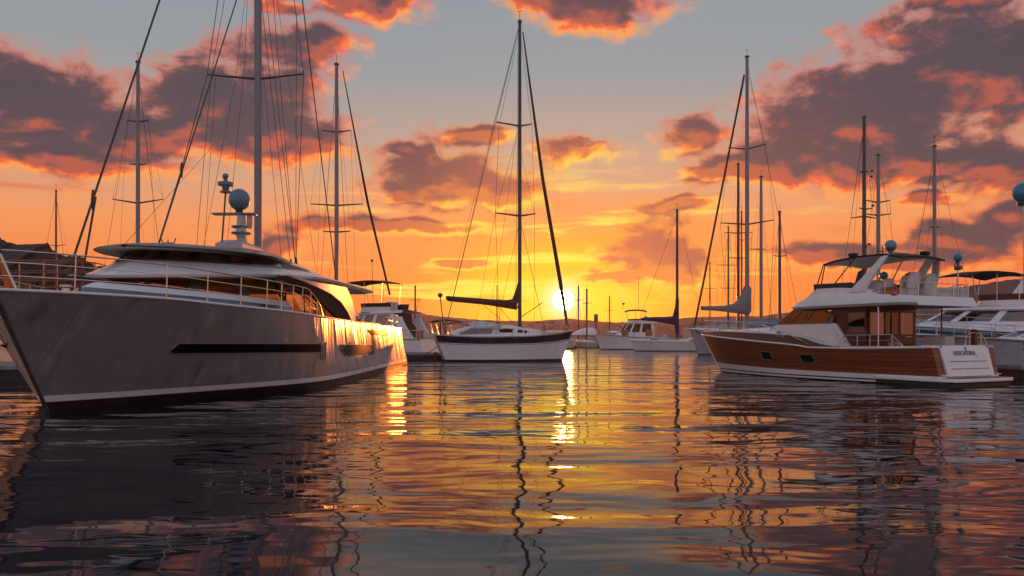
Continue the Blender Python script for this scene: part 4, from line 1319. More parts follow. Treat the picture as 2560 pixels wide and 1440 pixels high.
# pulpit, netting, guard wires, stern gear
for sd in (1, -1):
    path = [sh_.pt(t, sh_.top(t), sd, -.07) for t in np.linspace(.0, .98, 26)]
    stanchion_rail(sb, path, [1, 3, 6, 9, 12, 15, 18, 21, 24], M_STEEL, h=lambda f: .78 if f < .22 else .62, r=.016, mids=(.5,))
net = MB()
net.grid([[sh_.pt(t, sh_.top(t), -1, -.05) + Vector((0, 0, z)) for z in (.02, .3, .6)] for t in np.linspace(.02, .26, 8)])
net.build('bow_netting', M_CLEAR, sb)
MB().loft([[Vector((4.95 + e, y_, z)) for e, y_ in ((-.16, -.1), (.12, -.1), (.12, .1), (-.16, .1))] for z, e in ((2.4, 0), (2.62, .05), (2.7, .12))]).build('bow_roller', M_STEEL, sb, bevel=.02)
pole = tube('stern_pole', [(-4.75, -.7, 2.0), (-4.9, -.75, 3.6), (-5.05, -.75, 4.9)], .04, M_DALU, sb, 8)
MB().ball((-5.05, -.75, 5.02), .19, 14, .9).build('stern_radome', M_DALU, pole, 80)
MB().loft([[Vector((-4.7 + e, y_, z)) for e, y_ in ((-.12, -1.05), (.12, -1.05), (.08, -.7), (-.12, -.7))] for z, e in ((2.1, -.1), (2.55, -.2), (2.75, -.5))]).build('stern_seat', M_TAN, sb, bevel=.03)
MB().loft([[Vector((-4.9 + e, y_ + .5, z)) for e, y_ in ((-.05, -.25), (.05, -.25), (.05, .25), (-.05, .25))] for z, e in ((1.9, .0), (2.9, -.35), (3.25, -.42))]).build('rudder_blade', M_CABIN, sb, bevel=.02)
MB().loft([[Vector((-4.72 + e, y_, z)) for e, y_ in ((-.04, -1.0), (.04, -1.0), (.04, -.72), (-.04, -.72))] for z, e in ((2.6, -.15), (2.95, -.35), (3.35, -.5))]).build('wind_paddle', M_SLATE, sb)
tag(MB().tube([(-8.4, 60.6, .5), (-7.6, 60.3, .25), (-6.5, 60.1, .55), (-5.4, 60, 1.3), (-4.6, 59.95, 1.96)], .025, 6).build('mooring_line', M_ROPE), 'slack mooring line from the white sloop\'s stern to the dock', 'rope')


# ---- simpler sailing boats further off
def sailboat(label, X, Yw, head, L, B, f0, f1, mx, top, r, spread, hullm, mastm, boom=None, stays=True, cabin=True, canvas=None, stripe=None, group=None, tip=.75):
    b = thing('sailing_boat', label, 'sailboat', (X, Yw, 0), head, group)
    H = sail_hull(L, B, f0, f1)
    H.band('hull_bottom', M_FOUL, b, -.4, .10, 1)
    H.band('hull', hullm, b, .10, lambda t: H.top(t) * .93, 4)
    H.band('sheer_stripe', stripe or M_WHITE, b, lambda t: H.top(t) * .93, lambda t: H.top(t), 1)
    H.deck('deck', M_CREAM, b)
    if cabin:
        rows = []
        for u in (.52, .44, .3, .1, -.1, -.22, -.26):
            x = u * L
            w_ = B * .3 * min(1, (.56 - u) * 3.2) ** .7
            h_ = (.10 + .07 * L ** .5 * min(1, (.56 - u) * 2.4)) if u > -.25 else .3
            z0 = H.zs(x)
            rows.append([Vector((x, w_ * f, z0 + h_ * g_)) for f, g_ in ((1.05, -.05), (.98, .6), (.82, .95), (0, 1.08), (-.82, .95), (-.98, .6), (-1.05, -.05))])
        MB().loft(rows, closed=False).build('coach_roof', M_WHITE, b, 45)
        for sd in (1, -1):
            MB().prism([Vector((u * L, sd * (B * .3 * .965 * min(1, (.56 - u) * 3.2) ** .7 + .02), H.zs(u * L) + q_)) for u, q_ in ((.26, .14), (.24, .24), (-.1, .27), (-.14, .15))], (0, -sd * .03, 0)).build('cabin_window', M_DGLASS, b)
    if canvas:
        rows = []
        for u, w_, h_ in ((-.02, .30, .25), (-.06, .32, .62), (-.16, .34, .86), (-.34, .33, .8), (-.44, .3, .5), (-.46, .28, .3)):
            z0 = H.zs(u * L)
            rows.append([Vector((u * L, w_ * B * f, z0 + (.1 + h_ * L * .085) * g_)) for f, g_ in ((1.1, 0), (1, .55), (.7, .95), (0, 1.05), (-.7, .95), (-1, .55), (-1.1, 0))])
        MB().loft(rows, closed=False).build('cockpit_cover', canvas, b, 60)
    st = []
    if stays:
        st = [('forestay', [(L * .48, 0, f1), (mx, 0, top * .97)], .02), ('backstay', [(-L * .48, 0, f0), (mx, 0, top)], .014)]
        for sd in (1, -1):
            pts = [(mx - .1, sd * B * .47, f0)]
            for z, p, s, sx, lift in spread:
                pts.append((mx + sx * sd, sd * (p if sd > 0 else s), z + lift))
            st.append(('shroud', pts + [(mx, 0, top * .96)], .010 if group else .014))
            if spread:
                z, p, s, sx, lift = spread[-1]
                st.append(('shroud', [(mx + .4, sd * B * .45, f0), (mx, 0, z - .2)], .008))
    rig(b, mx, f0, top, r, mastm, spread, st, tip)
    if boom:
        x1, z0, z1, cm_, th = boom
        sgn = 1 if x1 > mx else -1
        tube('boom', [(mx, 0, z0), (x1, 0, z1)], r * .6, mastm, b, 8)
        rows = []
        for u in (0, .02, .25, .5, .72, .86, .95, 1.0):
            x = lerp(x1, mx - sgn * -.0, u)
            x = lerp(x1, mx, u)
            k = th * (.32 + .68 * u ** 1.6)
            up = th * 2.1 * max(0, (u - .55) / .45) ** 2.6
            zc = lerp(z1, z0, u) + r * .5
            rows.append([Vector((x, k * .55 * sin(a_), zc + k * .62 * cos(a_) + (up if cos(a_) > .2 else 0))) for a_ in np.linspace(0, 2 * pi, 11)[:-1]])
        cvr = MB().loft(rows).build('sail_cover', cm_, b, 60)
        z2 = z0 + th * 2.6
        MB().loft([[Vector((mx - sgn * -.02 + e * sgn, y_, z)) for e, y_ in ((0, -r * 1.2), (w_, -r * 1.5), (w_, r * 1.5), (0, r * 1.2))] for z, w_ in ((z0, th * .9), (z0 + th * 1.4, th * .55), (z2, .18))]).build('cover_luff', cm_, cvr, 60)
    for sd in (1, -1):
        path = [H.pt(t, H.top(t), sd, -.06) for t in np.linspace(0, .97, 14)]
        stanchion_rail(b, path, [1, 3, 6, 9, 12], M_STEEL, h=.62, r=.018, mids=(.5,))
    return b


def at(px, d):
    return (px - 1280) / 2000 * d


def zt(py, d):
    return 1.8 + (845 - py) / 2000 * d


def spr(d, *items):
    return [(zt(y, d), a * d / 2000, b * d / 2000, 0, l * d / 2000) for y, a, b, l in items]


N = radians(90)
GB = 'sailboats berthed behind the grey yacht'
sailboat('pale masted sailboat with three pairs of spreaders behind the grey yacht\'s wheelhouse', at(337, 70), 70, N, 15, 4.2, 1.4, 1.7, .6, zt(150, 70), .19, spr(70, (300, 28, 28, 4), (408, 22, 22, 2), (505, 64, 64, 10)), M_PALE, M_ALU, group=GB)
b8 = sailboat('sailboat with pale mast and thick dark furled forestay behind the grey yacht\'s stern', at(838, 75), 75, N, 15, 4.2, 1.4, 1.7, .6, zt(156, 75), .2, spr(75, (326, 38, 36, 4), (511, 66, 66, 4), (578, 34, 34, 2)), M_PALE, M_ALU, group=GB)
tube('furled_jib', [(1.2, -.45, zt(165, 75)), (3.6, -2.4, zt(500, 77)), (5.4, -4.3, zt(735, 79))], [.04, .12, .10], M_CANVASD, b8, 8)
sailboat('small sailboat with short slim mast at the left edge below the dark hill', at(135, 110), 110, N, 11, 3.4, 1.2, 1.5, .5, zt(476, 110), .15, spr(110, (614, 25, 25, 4)), M_PALE, M_DALU, group=GB)
GS = sailboat('large grey sloop with grey sail cover, bow and dark forestay left of the mahogany yacht', 28.0, 93.2, atan2(-.66, -.75), 24, 5.6, 2.2, 2.75, 1.1, zt(135, 91.5), .24,
              [(zt(368, 91.5), 1.9, 1.9, -.9, .4), (zt(558, 91.5), 2.7, 2.7, -1.3, .35)], M_PALE, M_ALU, boom=(9.9, zt(775, 91), zt(772, 86), M_CANVASG, 1.05), canvas=M_CANVASBLUE, stays=False)
for nm, pts, rr in (('furled_genoa', [(11.3, 0, 2.9), (9.4, 0, 8.5), (1.7, 0, zt(180, 91))], .11), ('backstay', [(-11.5, 0, 2.3), (1.0, 0, zt(150, 91))], .022),
                    ('shroud', [(.9, 2.6, 2.3), (-.2, 2.7, zt(558, 91.5)), (.2, 1.9, zt(368, 91.5)), (1.1, 0, zt(170, 91.5))], .016), ('shroud', [(.9, -2.6, 2.3), (2.4, -2.7, zt(558, 91.5)), (2.0, -1.9, zt(368, 91.5)), (1.1, 0, zt(170, 91.5))], .016)):
    tube(nm, pts, rr, M_CANVASD if rr > .05 else M_WIRE, GS, 8)
MB().loft([[Vector((11.7 + e, y_, z)) for e, y_ in ((-.5, -.16), (.45, -.12), (.45, .12), (-.5, .16))] for z, e in ((2.7, 0), (2.95, .06), (3.02, .1))]).build('anchor_bow_roller', M_SLATE, GS, bevel=.03)
tube('bow_mooring_rope', [(11.4, .3, 2.6), (11.2, 2.2, 1.4), (10.4, 4.6, .5)], .035, M_DROPE, GS)
bs = sailboat('white sailboat with navy blue sail cover beside the small cabin cruiser', at(1676, 109), 110, radians(172), 10.5, 3.4, 1.35, 1.5, -1.1, zt(524, 109), .2, spr(109, (643, 28, 28, 4)), M_WHITE, M_DALU, boom=None, stripe=M_CREAM)
cb = []
for px, py, hh in ((1606, 797, .16), (1640, 798, .32), (1668, 800, .42), (1684, 801, .55), (1692, 798, .8), (1697, 793, .95)):
    x = (at(1676, 109) - at(px, 109))
    cb.append([Vector((x, .3 * sin(a_) * min(1, hh * 2), zt(py, 109) + hh * (cos(a_) * 1.1 if cos(a_) > 0 else cos(a_)) )) for a_ in np.linspace(0, 2 * pi, 11)[:-1]])
MB().loft(cb).build('sail_cover', M_CANVASN, bs, 60)
MB().loft([[Vector((-1.1 + e, y_, z)) for e, y_ in ((-.24, -.24), (w_, -.2), (w_, .2), (-.24, .24))] for z, w_, e in ((2.3, .2, 0), (zt(800, 109), .45, 0), (zt(785, 109), .55, 0), (zt(765, 109), .25, 0), (zt(745, 109), .18, 0))]).build('mast_coat', M_CANVASN, bs, 60)
GR = 'masts crowded behind the grey sloop'
for lb, px, py, d, r_, sp, mm, hd in (
        ('distant sailboat with the shortest bare mast, left of the grey sloop\'s boom', 1775, 657, 150, .12, ((722, 16, 16, 2),), M_DALU, 80),
        ('sailboat with slim mast and paired spreaders just left of the grey sloop\'s mast', 1823, 567, 130, .15, ((662, 30, 22, 0), (720, 20, 22, 0)), M_DALU, 95),
        ('sailboat with the tallest dark mast close left of the grey sloop\'s mast', 1847, 409, 112, .2, ((582, 34, 34, 2), (645, 24, 24, 2)), M_DALU, 85),
        ('sailboat with thin dark mast half hidden by the grey sloop\'s mast', 1857, 529, 122, .12, ((600, 12, 26, 4),), M_DALU, 100),
        ('sailboat with thick bare mast right of the grey sloop\'s mast', 1905, 441, 100, .2, ((622, 28, 10, 0),), M_ALU, 88),
        ('sailboat with short mast and blue grey cover beside the mahogany yacht\'s brow', 1952, 529, 104, .19, ((640, 17, 17, 2),), M_DALU, 92)):
    sailboat(lb, at(px, d), d, radians(hd), 10.5, 3.3, 1.3, 1.6, .4, zt(py, d), r_, spr(d, *sp), M_PALE, mm, canvas=M_CANVASBLUE if px > 1840 else None, group=GR)
GM = 'masts rising behind the mahogany yacht'
m5 = sailboat('sailboat with tall black mast carrying lamps above the mahogany yacht\'s hard top', at(2166, 75), 75, radians(95), 13, 4, 1.4, 1.7, .4, zt(291, 75), .19, spr(75, (429, 12, 12, 3), (522, 13, 22, 4), (539, 34, 34, -5)), M_PALE, M_DALU, group=GM)
for x, z in ((-.75, zt(428, 75)), (-.72, zt(442, 75)), (-.85, zt(515, 75)), (-.5, zt(612, 75))):
    MB().lathe([(0, 0), (.13, .02), (.17, .12), (.1, .2), (0, .22)], (.4, x, z), 10).build('mast_lamp', M_SLATE, m5)
sailboat('sailboat with paler shorter mast behind the mahogany yacht\'s satellite dome', at(2200, 82), 82, radians(90), 13, 4, 1.4, 1.7, .4, zt(387, 82), .21, spr(82, (505, 30, 30, 6), (537, 32, 32, 4)), M_PALE, M_ALU, group=GM)
sailboat('sailboat with bare grey mast beyond the mahogany yacht\'s stern overhang', at(2343, 70), 70, radians(94), 12, 3.8, 1.4, 1.6, .4, zt(364, 70), .17, spr(70, (566, 14, 14, 0)), M_PALE, M_ALU, group=GM)
GD = 'far masts beyond the dock under the sun'
for lb, px, py, d, r_ in (('far sailboat whose thin mast rises just right of the sun', 1447, 716, 160, .15), ('far sailboat with thicker mast right of the sun, above the upturned dinghy', 1468, 724, 150, .17),
                          ('far sailboat with lone mast between the sun and the small cabin cruiser', 1525, 742, 170, .12), ('far sailboat with thin mast over the white sloop\'s sail cover', 1243, 715, 165, .11),
                          ('far sailboat with short stub mast beside the flybridge cruiser\'s canopy', 1038, 716, 140, .16)):
    sailboat(lb, at(px, d), d, radians(96), 9.5, 3.0, 1.1, 1.3, .4, zt(py, d), r_, spr(d, (py + 34, 12, 12, 1)), M_PALE, M_DALU, group=GD, tip=.9)

# ================================================================ motor cruisers
def cruiser(name, label, X, Yw, head, L, B, fb, hull_m=M_WHITE, stripe=None, house=(.18, -.32, 1.0, 1.1), fly=None, top=None, trim=M_SLATE, glass_m=M_DGLASS, rails=True, group=None, band=(.62, .8), cockpit=True):
    """house = (front, back, coaming height, glass height) as fractions of L and metres; fly = (front, back, height, material); top = (front, back, height, material)."""
    b = thing(name, label, 'motor boat', (X, Yw, 0), head, group)
    h = L / 2
    H = Hull(h, -h * .96, h * .86, -h,
             [(h, .05), (h * .92, .13 * B), (h * .7, .3 * B), (h * .35, .45 * B), (-h * .2, .5 * B), (-h, .46 * B)],
             [(h * .86, .03), (h * .6, .16 * B), (h * .3, .34 * B), (-h * .2, .45 * B), (-h, .44 * B)],
             [(h, fb * 1.3), (h * .3, fb * 1.14), (-h * .3, fb), (-h, fb * .94)], 1.4, 30)
    fr = lambda a: (lambda t: H.top(t) * a)
    H.band('hull_bottom', M_FOUL, b, -.4, .12, 1)
    if stripe:
        H.band('hull', hull_m, b, .12, fr(band[0]), 4)
        H.band('hull_stripe', stripe, b, fr(band[0]), fr(band[1]), 2)
        H.band('bulwark', hull_m, b, fr(band[1]), fr(1), 2)
    else:
        H.band('hull', hull_m, b, .12, fr(1), 6)
    H.deck('deck', M_CREAM, b, camber=.1)
    H.rail_cap('rub_rail', trim, b, .045, -.06, .01)
    xf, xa, hc, hg = house[0] * L, house[1] * L, house[2], house[3]
    dz = lambda x: H.zs(x) - .02
    z1 = H.zs(0) + hc
    w_ = B * .40
    ln = L * .28
    A = nose_ring(xf + L * .13, xa, w_ * 1.04, ln, dz)
    Bq = nose_ring(xf + L * .05, xa, w_, ln, z1)
    C = nose_ring(xf - L * .045, xa + L * .02, w_ * .9, ln * .9, z1 + hg)
    D = nose_ring(xf - L * .02, xa - L * .05, w_ * 1.0, ln, z1 + hg + .02)
    E_ = nose_ring(xf - L * .03, xa - L * .055, w_ * .98, ln, z1 + hg + .16)
    F = nose_ring(xf - L * .1, xa - L * .02, w_ * .6, ln * .7, z1 + hg + .3)
    MB().grid([A, Bq]).build('house_coaming', M_WHITE, b, 40)
    glazed(Bq, C, [(1, 5), (6, 10), (11, 15), (16, 20), (24, 28), (29, 33), (34, 38), (39, 43)], M_WHITE, glass_m, b, lo=.08, hi=.92)
    F0 = [Vector((p.x, 0, p.z + .06)) for p in F]
    MB().grid([C, D, E_, F, F0]).build('house_roof', M_WHITE, b, 40)
    MB().face([A[0], Bq[0], C[0], C[-1], Bq[-1], A[-1]]).build('house_bulkhead', M_INT, b)
    if cockpit:
        MB().box(-h * .93, -h * .86, -B * .36, B * .36, fb * .9, fb + .45).build('cockpit_seat', M_CUSH, b, bevel=.06)
        MB().prism([(-h * .99, -B * .42, .28), (-h * .99, B * .42, .28), (-h * 1.13, B * .36, .28), (-h * 1.13, -B * .36, .28)], (0, 0, .14)).build('swim_platform', M_TEAK, b, bevel=.02)
    zr = z1 + hg + .16
    if fly:
        f0, f1, hf, fm = fly
        G0 = nose_ring(f0 * L, f1 * L, w_ * .88, L * .12, zr - .02)
        G1 = nose_ring(f0 * L - .12, f1 * L, w_ * .92, L * .12, zr + hf * .55)
        G2 = nose_ring(f0 * L - .05, f1 * L, w_ * .95, L * .12, zr + hf)
        G3 = nose_ring(f0 * L - .15, f1 * L, w_ * .9, L * .11, zr + hf)
        G4 = nose_ring(f0 * L - .2, f1 * L, w_ * .84, L * .11, zr + .05)
        MB().grid([G0, G1]).build('flybridge_coaming', M_WHITE, b, 50)
        MB().grid([G1, G2, G3, G4]).build('flybridge_screen', fm, b, 50)
        for y_ in (-.45, .35):
            MB().loft([[Vector((f1 * L + .9 + e, y_ + a_, z)) for e, a_ in ((-.25 + q, -.28), (.22, -.28), (.22, .28), (-.25 + q, .28))] for z, q in ((zr, 0), (zr + .45, 0), (zr + .5, .0), (zr + .95, -.1))]).build('helm_seat', M_CUSH, b, bevel=.05)
    if top:
        t0, t1, ht_, tm = top
        zt_ = zr + ht_
        rows, und = [], []
        for u in (0, .04, .2, .5, .8, .96, 1):
            x = lerp(t0, t1, u) * L
            k = w_ * (.8 if u in (0, 1) else .95)
            zz = zt_ + .16 * (1 - (2 * u - 1) ** 2) - .1 * (abs(2 * u - 1) ** 4)
            rows.append([Vector((x, k * f, zz + .12 * (1 - f * f))) for f in (1, .7, .3, 0, -.3, -.7, -1)])
            und.append([Vector((p.x, p.y * .98, p.z - .07)) for p in rows[-1]])
        rg = lambda R_: [r[0] for r in R_] + R_[-1][1:-1] + [r[-1] for r in reversed(R_)] + list(reversed(R_[0][1:-1]))
        MB().grid(rows).grid(und).grid([rg(rows), rg(und)], cv=True).build('sun_canopy', tm, b, 50)
        for sd in (1, -1):
            for u, du in ((.06, .1), (.5, .0), (.93, -.04)):
                tube('canopy_pole', [(lerp(t0, t1, u) * L, sd * w_ * .9, zt_ - .02), (lerp(t0, t1, u + du) * L, sd * w_ * .9, zr + .2)], .026, M_STEEL, b)
    if rails:
        for sd in (1, -1):
            path = [H.pt(t, H.top(t), sd, -.1) for t in np.linspace(.0, .6, 18)]
            stanchion_rail(b, path, [1, 3, 6, 9, 12, 15], M_STEEL, h=lambda f: .72 if f < .9 else .4, r=.022, mids=(.5,), lean=(.04, 0, 0))
    b['deck_level'] = zr
    return b, H, zr


# white flybridge cruiser behind the grey yacht's stern
cA, hA, zA = cruiser('flybridge_cruiser', 'white flybridge cruiser with brown canopy berthed between the grey yacht and white sloop', -13.6, 76, radians(158), 14, 4.6, 1.8, M_WHITE, None, (.12, -.28, .85, 1.3),
                     (.06, -.24, .8, M_CANVASD), (.12, -.2, 2.75, M_CANVASB), glass_m=M_GLASSP)
for (u0, z0), (u1, z1_) in (((-4.4, 1.65), (-5.2, 4.05)),):
    for sd in (1, -1):
        MB().loft([[Vector((x, sd * y, z)) for x, y in ((x0, 1.9), (x1, 1.9), (x1, 1.7), (x0, 1.7))] for x0, x1, z in ((-5.9, -4.9, 1.7), (-5.2, -4.4, 2.6), (-4.7, -3.6, 3.4), (-4.6, -2.9, 3.75))]).build('wing_panel', M_WHITE, cA, 30)
MB().loft([[Vector((x, y, z)) for x, y in ((-6.7, 1.9), (-6.2, 1.9), (-6.2, 1.5), (-6.7, 1.5))] for z in (1.5, 2.5)]).build('stern_locker', M_TAN, cA, bevel=.08)
stanchion_rail(cA, [(-4.9, 2.1, 1.7), (-5.6, 2.1, 1.7), (-6.6, 2.05, 1.65)], [0, 1, 2], M_STEEL, h=.8, r=.025)
tube('whip_aerial', [(-1.5, 1.6, zA), (-1.4, 1.7, 8.9)], .022, M_WIRE, cA)
MB().ball((-1.4, 1.7, 8.95), .13, 10).build('aerial_ball', M_DALU, cA, 80)
tube('flag_pole', [(-5.6, 1.4, 3.2), (-6.3, 1.6, 5.4)], .025, M_STEEL, cA)
# two open boats with canopies half hidden behind the sloop
for lb, px, d, cmat in (('small open boat with dark flat canopy behind the sloop\'s stern', 1105, 92, M_CANVASD), ('small open boat with pale curved canopy behind the sloop\'s boom', 1140, 104, M_CANVASG)):
    cruiser('open_boat', lb, at(px, d), d, radians(165), 7.5, 2.6, 1.0, M_WHITE, None, (.16, -.1, .3, .5), None, (.18, -.3, 1.65, cmat), rails=False, group='open boats behind the sloop')
# the small cabin cruiser right of the sun
cB, hB, zB = cruiser('cabin_cruiser', 'white cabin cruiser with dark canopy and brown window openings right of the sun', at(1580, 126), 126, radians(172), 11.5, 4.2, 1.9, M_WHITE, None, (.14, -.30, .55, 1.55),
                     (.06, -.26, .5, M_CANVASB), (.10, -.2, 1.75, M_CANVASD), glass_m=M_INT)
for x, y in ((1.1, .5), (-2.6, .2)):
    MB().loft([[Vector((x + e, 1.9 + .1 * a_, z)) for e, a_ in ((-.5, -1), (.55, -1), (.55, 1), (-.5, 1))] for z in (2.15, 2.75, 3.1)]).build('deck_chair', M_TAN, cB, bevel=.08)
tube('antenna', [(-1.0, .5, zB + 1.8), (-1.0, .5, zB + 7.2)], .03, M_WIRE, cB)
tube('antenna', [(1.5, .5, zB + 1.9), (1.35, .5, zB + 2.9)], .035, M_WIRE, cB)
MB().lathe([(0, 0), (.2, .05), (.22, .2), (.1, .3), (0, .3)], (1.35, .5, zB + 2.75), 10).build('masthead_lamp', M_SLATE, cB)
# grey motor launch moored past the dock under the sun
cruiser('motor_launch', 'low pale launch with raised wheelhouse at the dock beyond the sun', at(1528, 150), 152, radians(176), 9, 3.2, 1.3, M_PALE, None, (.1, -.3, .5, .9), None, None, rails=True)
# large white yacht behind the mahogany one, with a teal band
cR, hR, zR = cruiser('teal_banded_yacht', 'large white motor yacht with teal hull band and brown flybridge canopy at the right edge', 28.8, 51, radians(186), 17, 5.2, 2.12, M_WHITE, M_TEAL, (.12, -.44, .5, .8),
                     (-.06, -.46, .85, M_CANVASB), (.06, -.16, 2.05, M_CANVASD), glass_m=M_GLASSP, band=(.70, .93))
for sd in (1, -1):
    MB().loft([[Vector((x, sd * y, z)) for x, y in ((x0, 2.0), (x1, 2.0), (x1, 1.75), (x0, 1.75))] for x0, x1, z in ((-3.6, -6.2, 3.8), (-4.9, -6.6, 4.8), (-5.8, -7.0, 5.95))]).build('radar_arch', M_WHITE, cR, 30, .03)
MB().loft([[Vector((x, y, z)) for x, y in ((-6.2, -1.9), (-7.3, -1.9), (-7.3, 1.9), (-6.2, 1.9))] for z in (5.95, 6.12)]).build('arch_top', M_WHITE, cR, bevel=.05)
tube('dome_pole', [(-3.35, 1.0, 4.2), (-3.35, 1.0, 10.25)], .06, M_STEEL, cR)
MB().ball((-3.35, 1.0, 10.95), .66, 22).build('teal_dome', M_DOMET, cR, 80)
MB().lathe([(0, 0), (.3, 0), (.42, .16), (.42, .24), (0, .26)], (-3.35, 1.0, 10.12), 16).build('dome_cradle', M_SLATE, cR)
MB().box(-7.2, -6.3, -.3, .3, 7.2, 7.34).build('radar_bar', M_WHITE, cR, bevel=.03)
tube('radar_post', [(-6.75, 0, 6.1), (-6.75, 0, 7.2)], .07, M_WHITE, cR)
# grey hulled launch in front of it
cS, hS, zS = cruiser('grey_launch', 'low grey motor launch with teak rail between the mahogany stern and the dock', 27.2, 43.5, radians(184), 12, 3.8, 1.55, M_PALE, None, (.02, -.36, .18, .34), None, None, trim=M_TAN, glass_m=M_GREY)
# white boat behind the dock at the far left
cL, hL, zL = cruiser('small_white_boat', 'white boat with orange cockpit cover behind the grey yacht\'s bow', -29.3, 45, radians(96), 9, 3.4, 1.5, M_WHITE, None, (.1, -.2, .3, .6), None, None)
MB().loft([[Vector((x, y * s_, z)) for x, y in ((-4.2, -1.5), (-1.9, -1.5), (-1.9, 1.5), (-4.2, 1.5))] for z, s_ in ((1.55, 1), (1.85, .9), (2.0, .5))]).build('cockpit_cover', M_CANVASO, cL, bevel=.05)
tube('outboard_bracket', [(-4.3, .9, 1.4), (-4.7, .9, 2.0), (-4.5, .9, .9)], .05, M_SLATE, cL)

# ================================================================ docks, quay and hills
def dock(label, x0, x1, y0, y1, zt_, mat_, piles):
    b = thing('floating_dock', label, 'dock', ((x0 + x1) / 2, (y0 + y1) / 2, 0))
    cx, cy = (x0 + x1) / 2, (y0 + y1) / 2
    MB().box(x0 - cx, x1 - cx, y0 - cy, y1 - cy, zt_ - .16, zt_).build('dock_deck', mat_, b, bevel=.03)
    MB().box(x0 - cx + .12, x1 - cx - .12, y0 - cy + .12, y1 - cy - .12, -.5, zt_ - .16).build('dock_float', M_PILE, b)
    for px_, py_ in piles:
        MB().lathe([(.14, -1), (.14, zt_ + .05), (.12, zt_ + .08), (0, zt_ + .1)], (px_ - cx, py_ - cy, 0), 12).build('dock_pile', M_PILE, b)
    return b


d1 = dock('pale floating dock with dark sides running behind the grey yacht\'s bow', -40, -14.2, 33.5, 41.0, .62, M_CONC, [(-23, 33.45), (-19.5, 33.45), (-16, 33.45)])
d2 = dock('floating dock at the right edge behind the mahogany yacht\'s stern', 22.6, 40, 35.5, 39.0, .52, M_CONC, [(23.2, 35.45), (26, 35.45)])
d3 = dock('low dock between the flybridge cruiser and the white sloop', -10.5, -5.4, 65, 72, .55, M_CONC, [(-9.5, 64.95), (-6.2, 64.95)])
pw = thing('dock_pedestal', 'slim service post with hose on the dock at the right edge', 'post', (23.55, 36.6, .52))
MB().lathe([(.09, 0), (.09, .04), (.05, .06), (.05, 1.05), (.07, 1.08), (.07, 1.2), (0, 1.22)], n=12).build('post_tube', M_STEEL, pw)
tube('hose_loop', [(.05, 0, 1.15), (-.1, -.05, 1.22), (-.16, -.05, 1.05), (-.12, -.05, .82), (-.2, -.06, .75)], .035, M_BLACK, pw)
tag(MB().tube([(-12.1, 19.0, 1.62), (-13.3, 24, 1.1), (-15.2, 29, .95), (-16.8, 33.6, .7)], .035, 6).tube([(-16.9, 33.7, .66), (-16.6, 33.9, 1.25), (-16.2, 34, 1.3), (-16.0, 34, .7)], .03, 6).build('bow_mooring_rope', M_DROPE, None), 'dark mooring rope from the grey yacht\'s bow to the left dock', 'rope')

q = thing('stone_quay', 'long dark stone quay across the back of the harbour', 'quay', (20, 162, 0))
qb = MB().box(-90, 170, 0, 9, -1, 1.15)
qb.build('quay_wall', M_PILE, q)
MB().box(-90.2, 170.2, -.25, 9.2, 1.15, 1.4).build('quay_coping', M_CONC, q, bevel=.05)
dn = thing('upturned_dinghy', 'white upturned dinghy on a trestle at the quay below the sun', 'dinghy', (at(1462, 156), 158, 1.4))
rows = []
for u in np.linspace(0, 1, 12):
    x = lerp(-2.4, 2.4, u)
    k = max(sin(pi * min(u * 1.25, 1) * .5), .05) * (1 if u < .8 else 1 - (u - .8) * 1.2)
    rows.append([Vector((x, 1.15 * k * cos(a_), 1.0 + 1.5 * k ** .6 * sin(a_))) for a_ in np.linspace(0, pi, 9)])
MB().loft(rows, closed=True).build('dinghy_hull', M_WHITE, dn, 60)
MB().loft([[Vector((.4 + e * s_, y_, z)) for e, y_ in ((-.3, -.8), (.3, -.8), (.3, .8), (-.3, .8))] for z, s_ in ((0, .5), (1.1, 1.6))]).build('trestle', M_CABIN, dn)
sg = thing('dock_sign', 'dark rectangular sign on a slim post at the quay right of the sun', 'sign', (at(1492, 156), 157.5, 1.4))
MB().lathe([(.13, 0), (.11, 4.2), (0, 4.25)], n=8).build('sign_post', M_DALU, sg)
MB().box(-.4, .4, -.1, .1, 3.5, 5.1).build('sign_board', M_SLATE, sg, bevel=.04)
for px, lb in ((1336, 'lamp post with twin heads on the quay behind the white sloop\'s mast'),):
    lp = thing('quay_lamp', lb, 'lamp post', (at(1365, 158), 166, 1.4))
    MB().lathe([(.12, 0), (.08, 3.6), (0, 3.62)], n=8).build('lamp_pole', M_DALU, lp)
    tube('lamp_arm', [(-1.6, 0, 3.5), (1.6, 0, 3.6)], .05, M_DALU, lp)
    for x in (-1.5, 1.5):
        MB().box(x - .45, x + .45, -.15, .15, 3.55, 3.78).build('lamp_head', M_SLATE, lp, bevel=.05)
ow = thing('harbour_shed', 'low grey shed roof on the quay behind the grey sloop', 'shed', (70, 190, 0))
MB().prism([(-26, 0, 1.4), (34, 0, 1.4), (34, 0, 5.2), (20, 0, 5.9), (-8, 0, 6.2), (-26, 0, 4.8)], (0, 16, 0)).build('shed_wall', M_PALE, ow)
MB().prism([(-26.5, -.4, 4.85), (-8, -.4, 6.25), (20, -.4, 5.95), (34.5, -.4, 5.2), (34.5, -.4, 5.5), (20, -.4, 6.25), (-8, -.4, 6.55), (-26.5, -.4, 5.1)], (0, 17, 0)).build('shed_roof', M_GREY, ow)


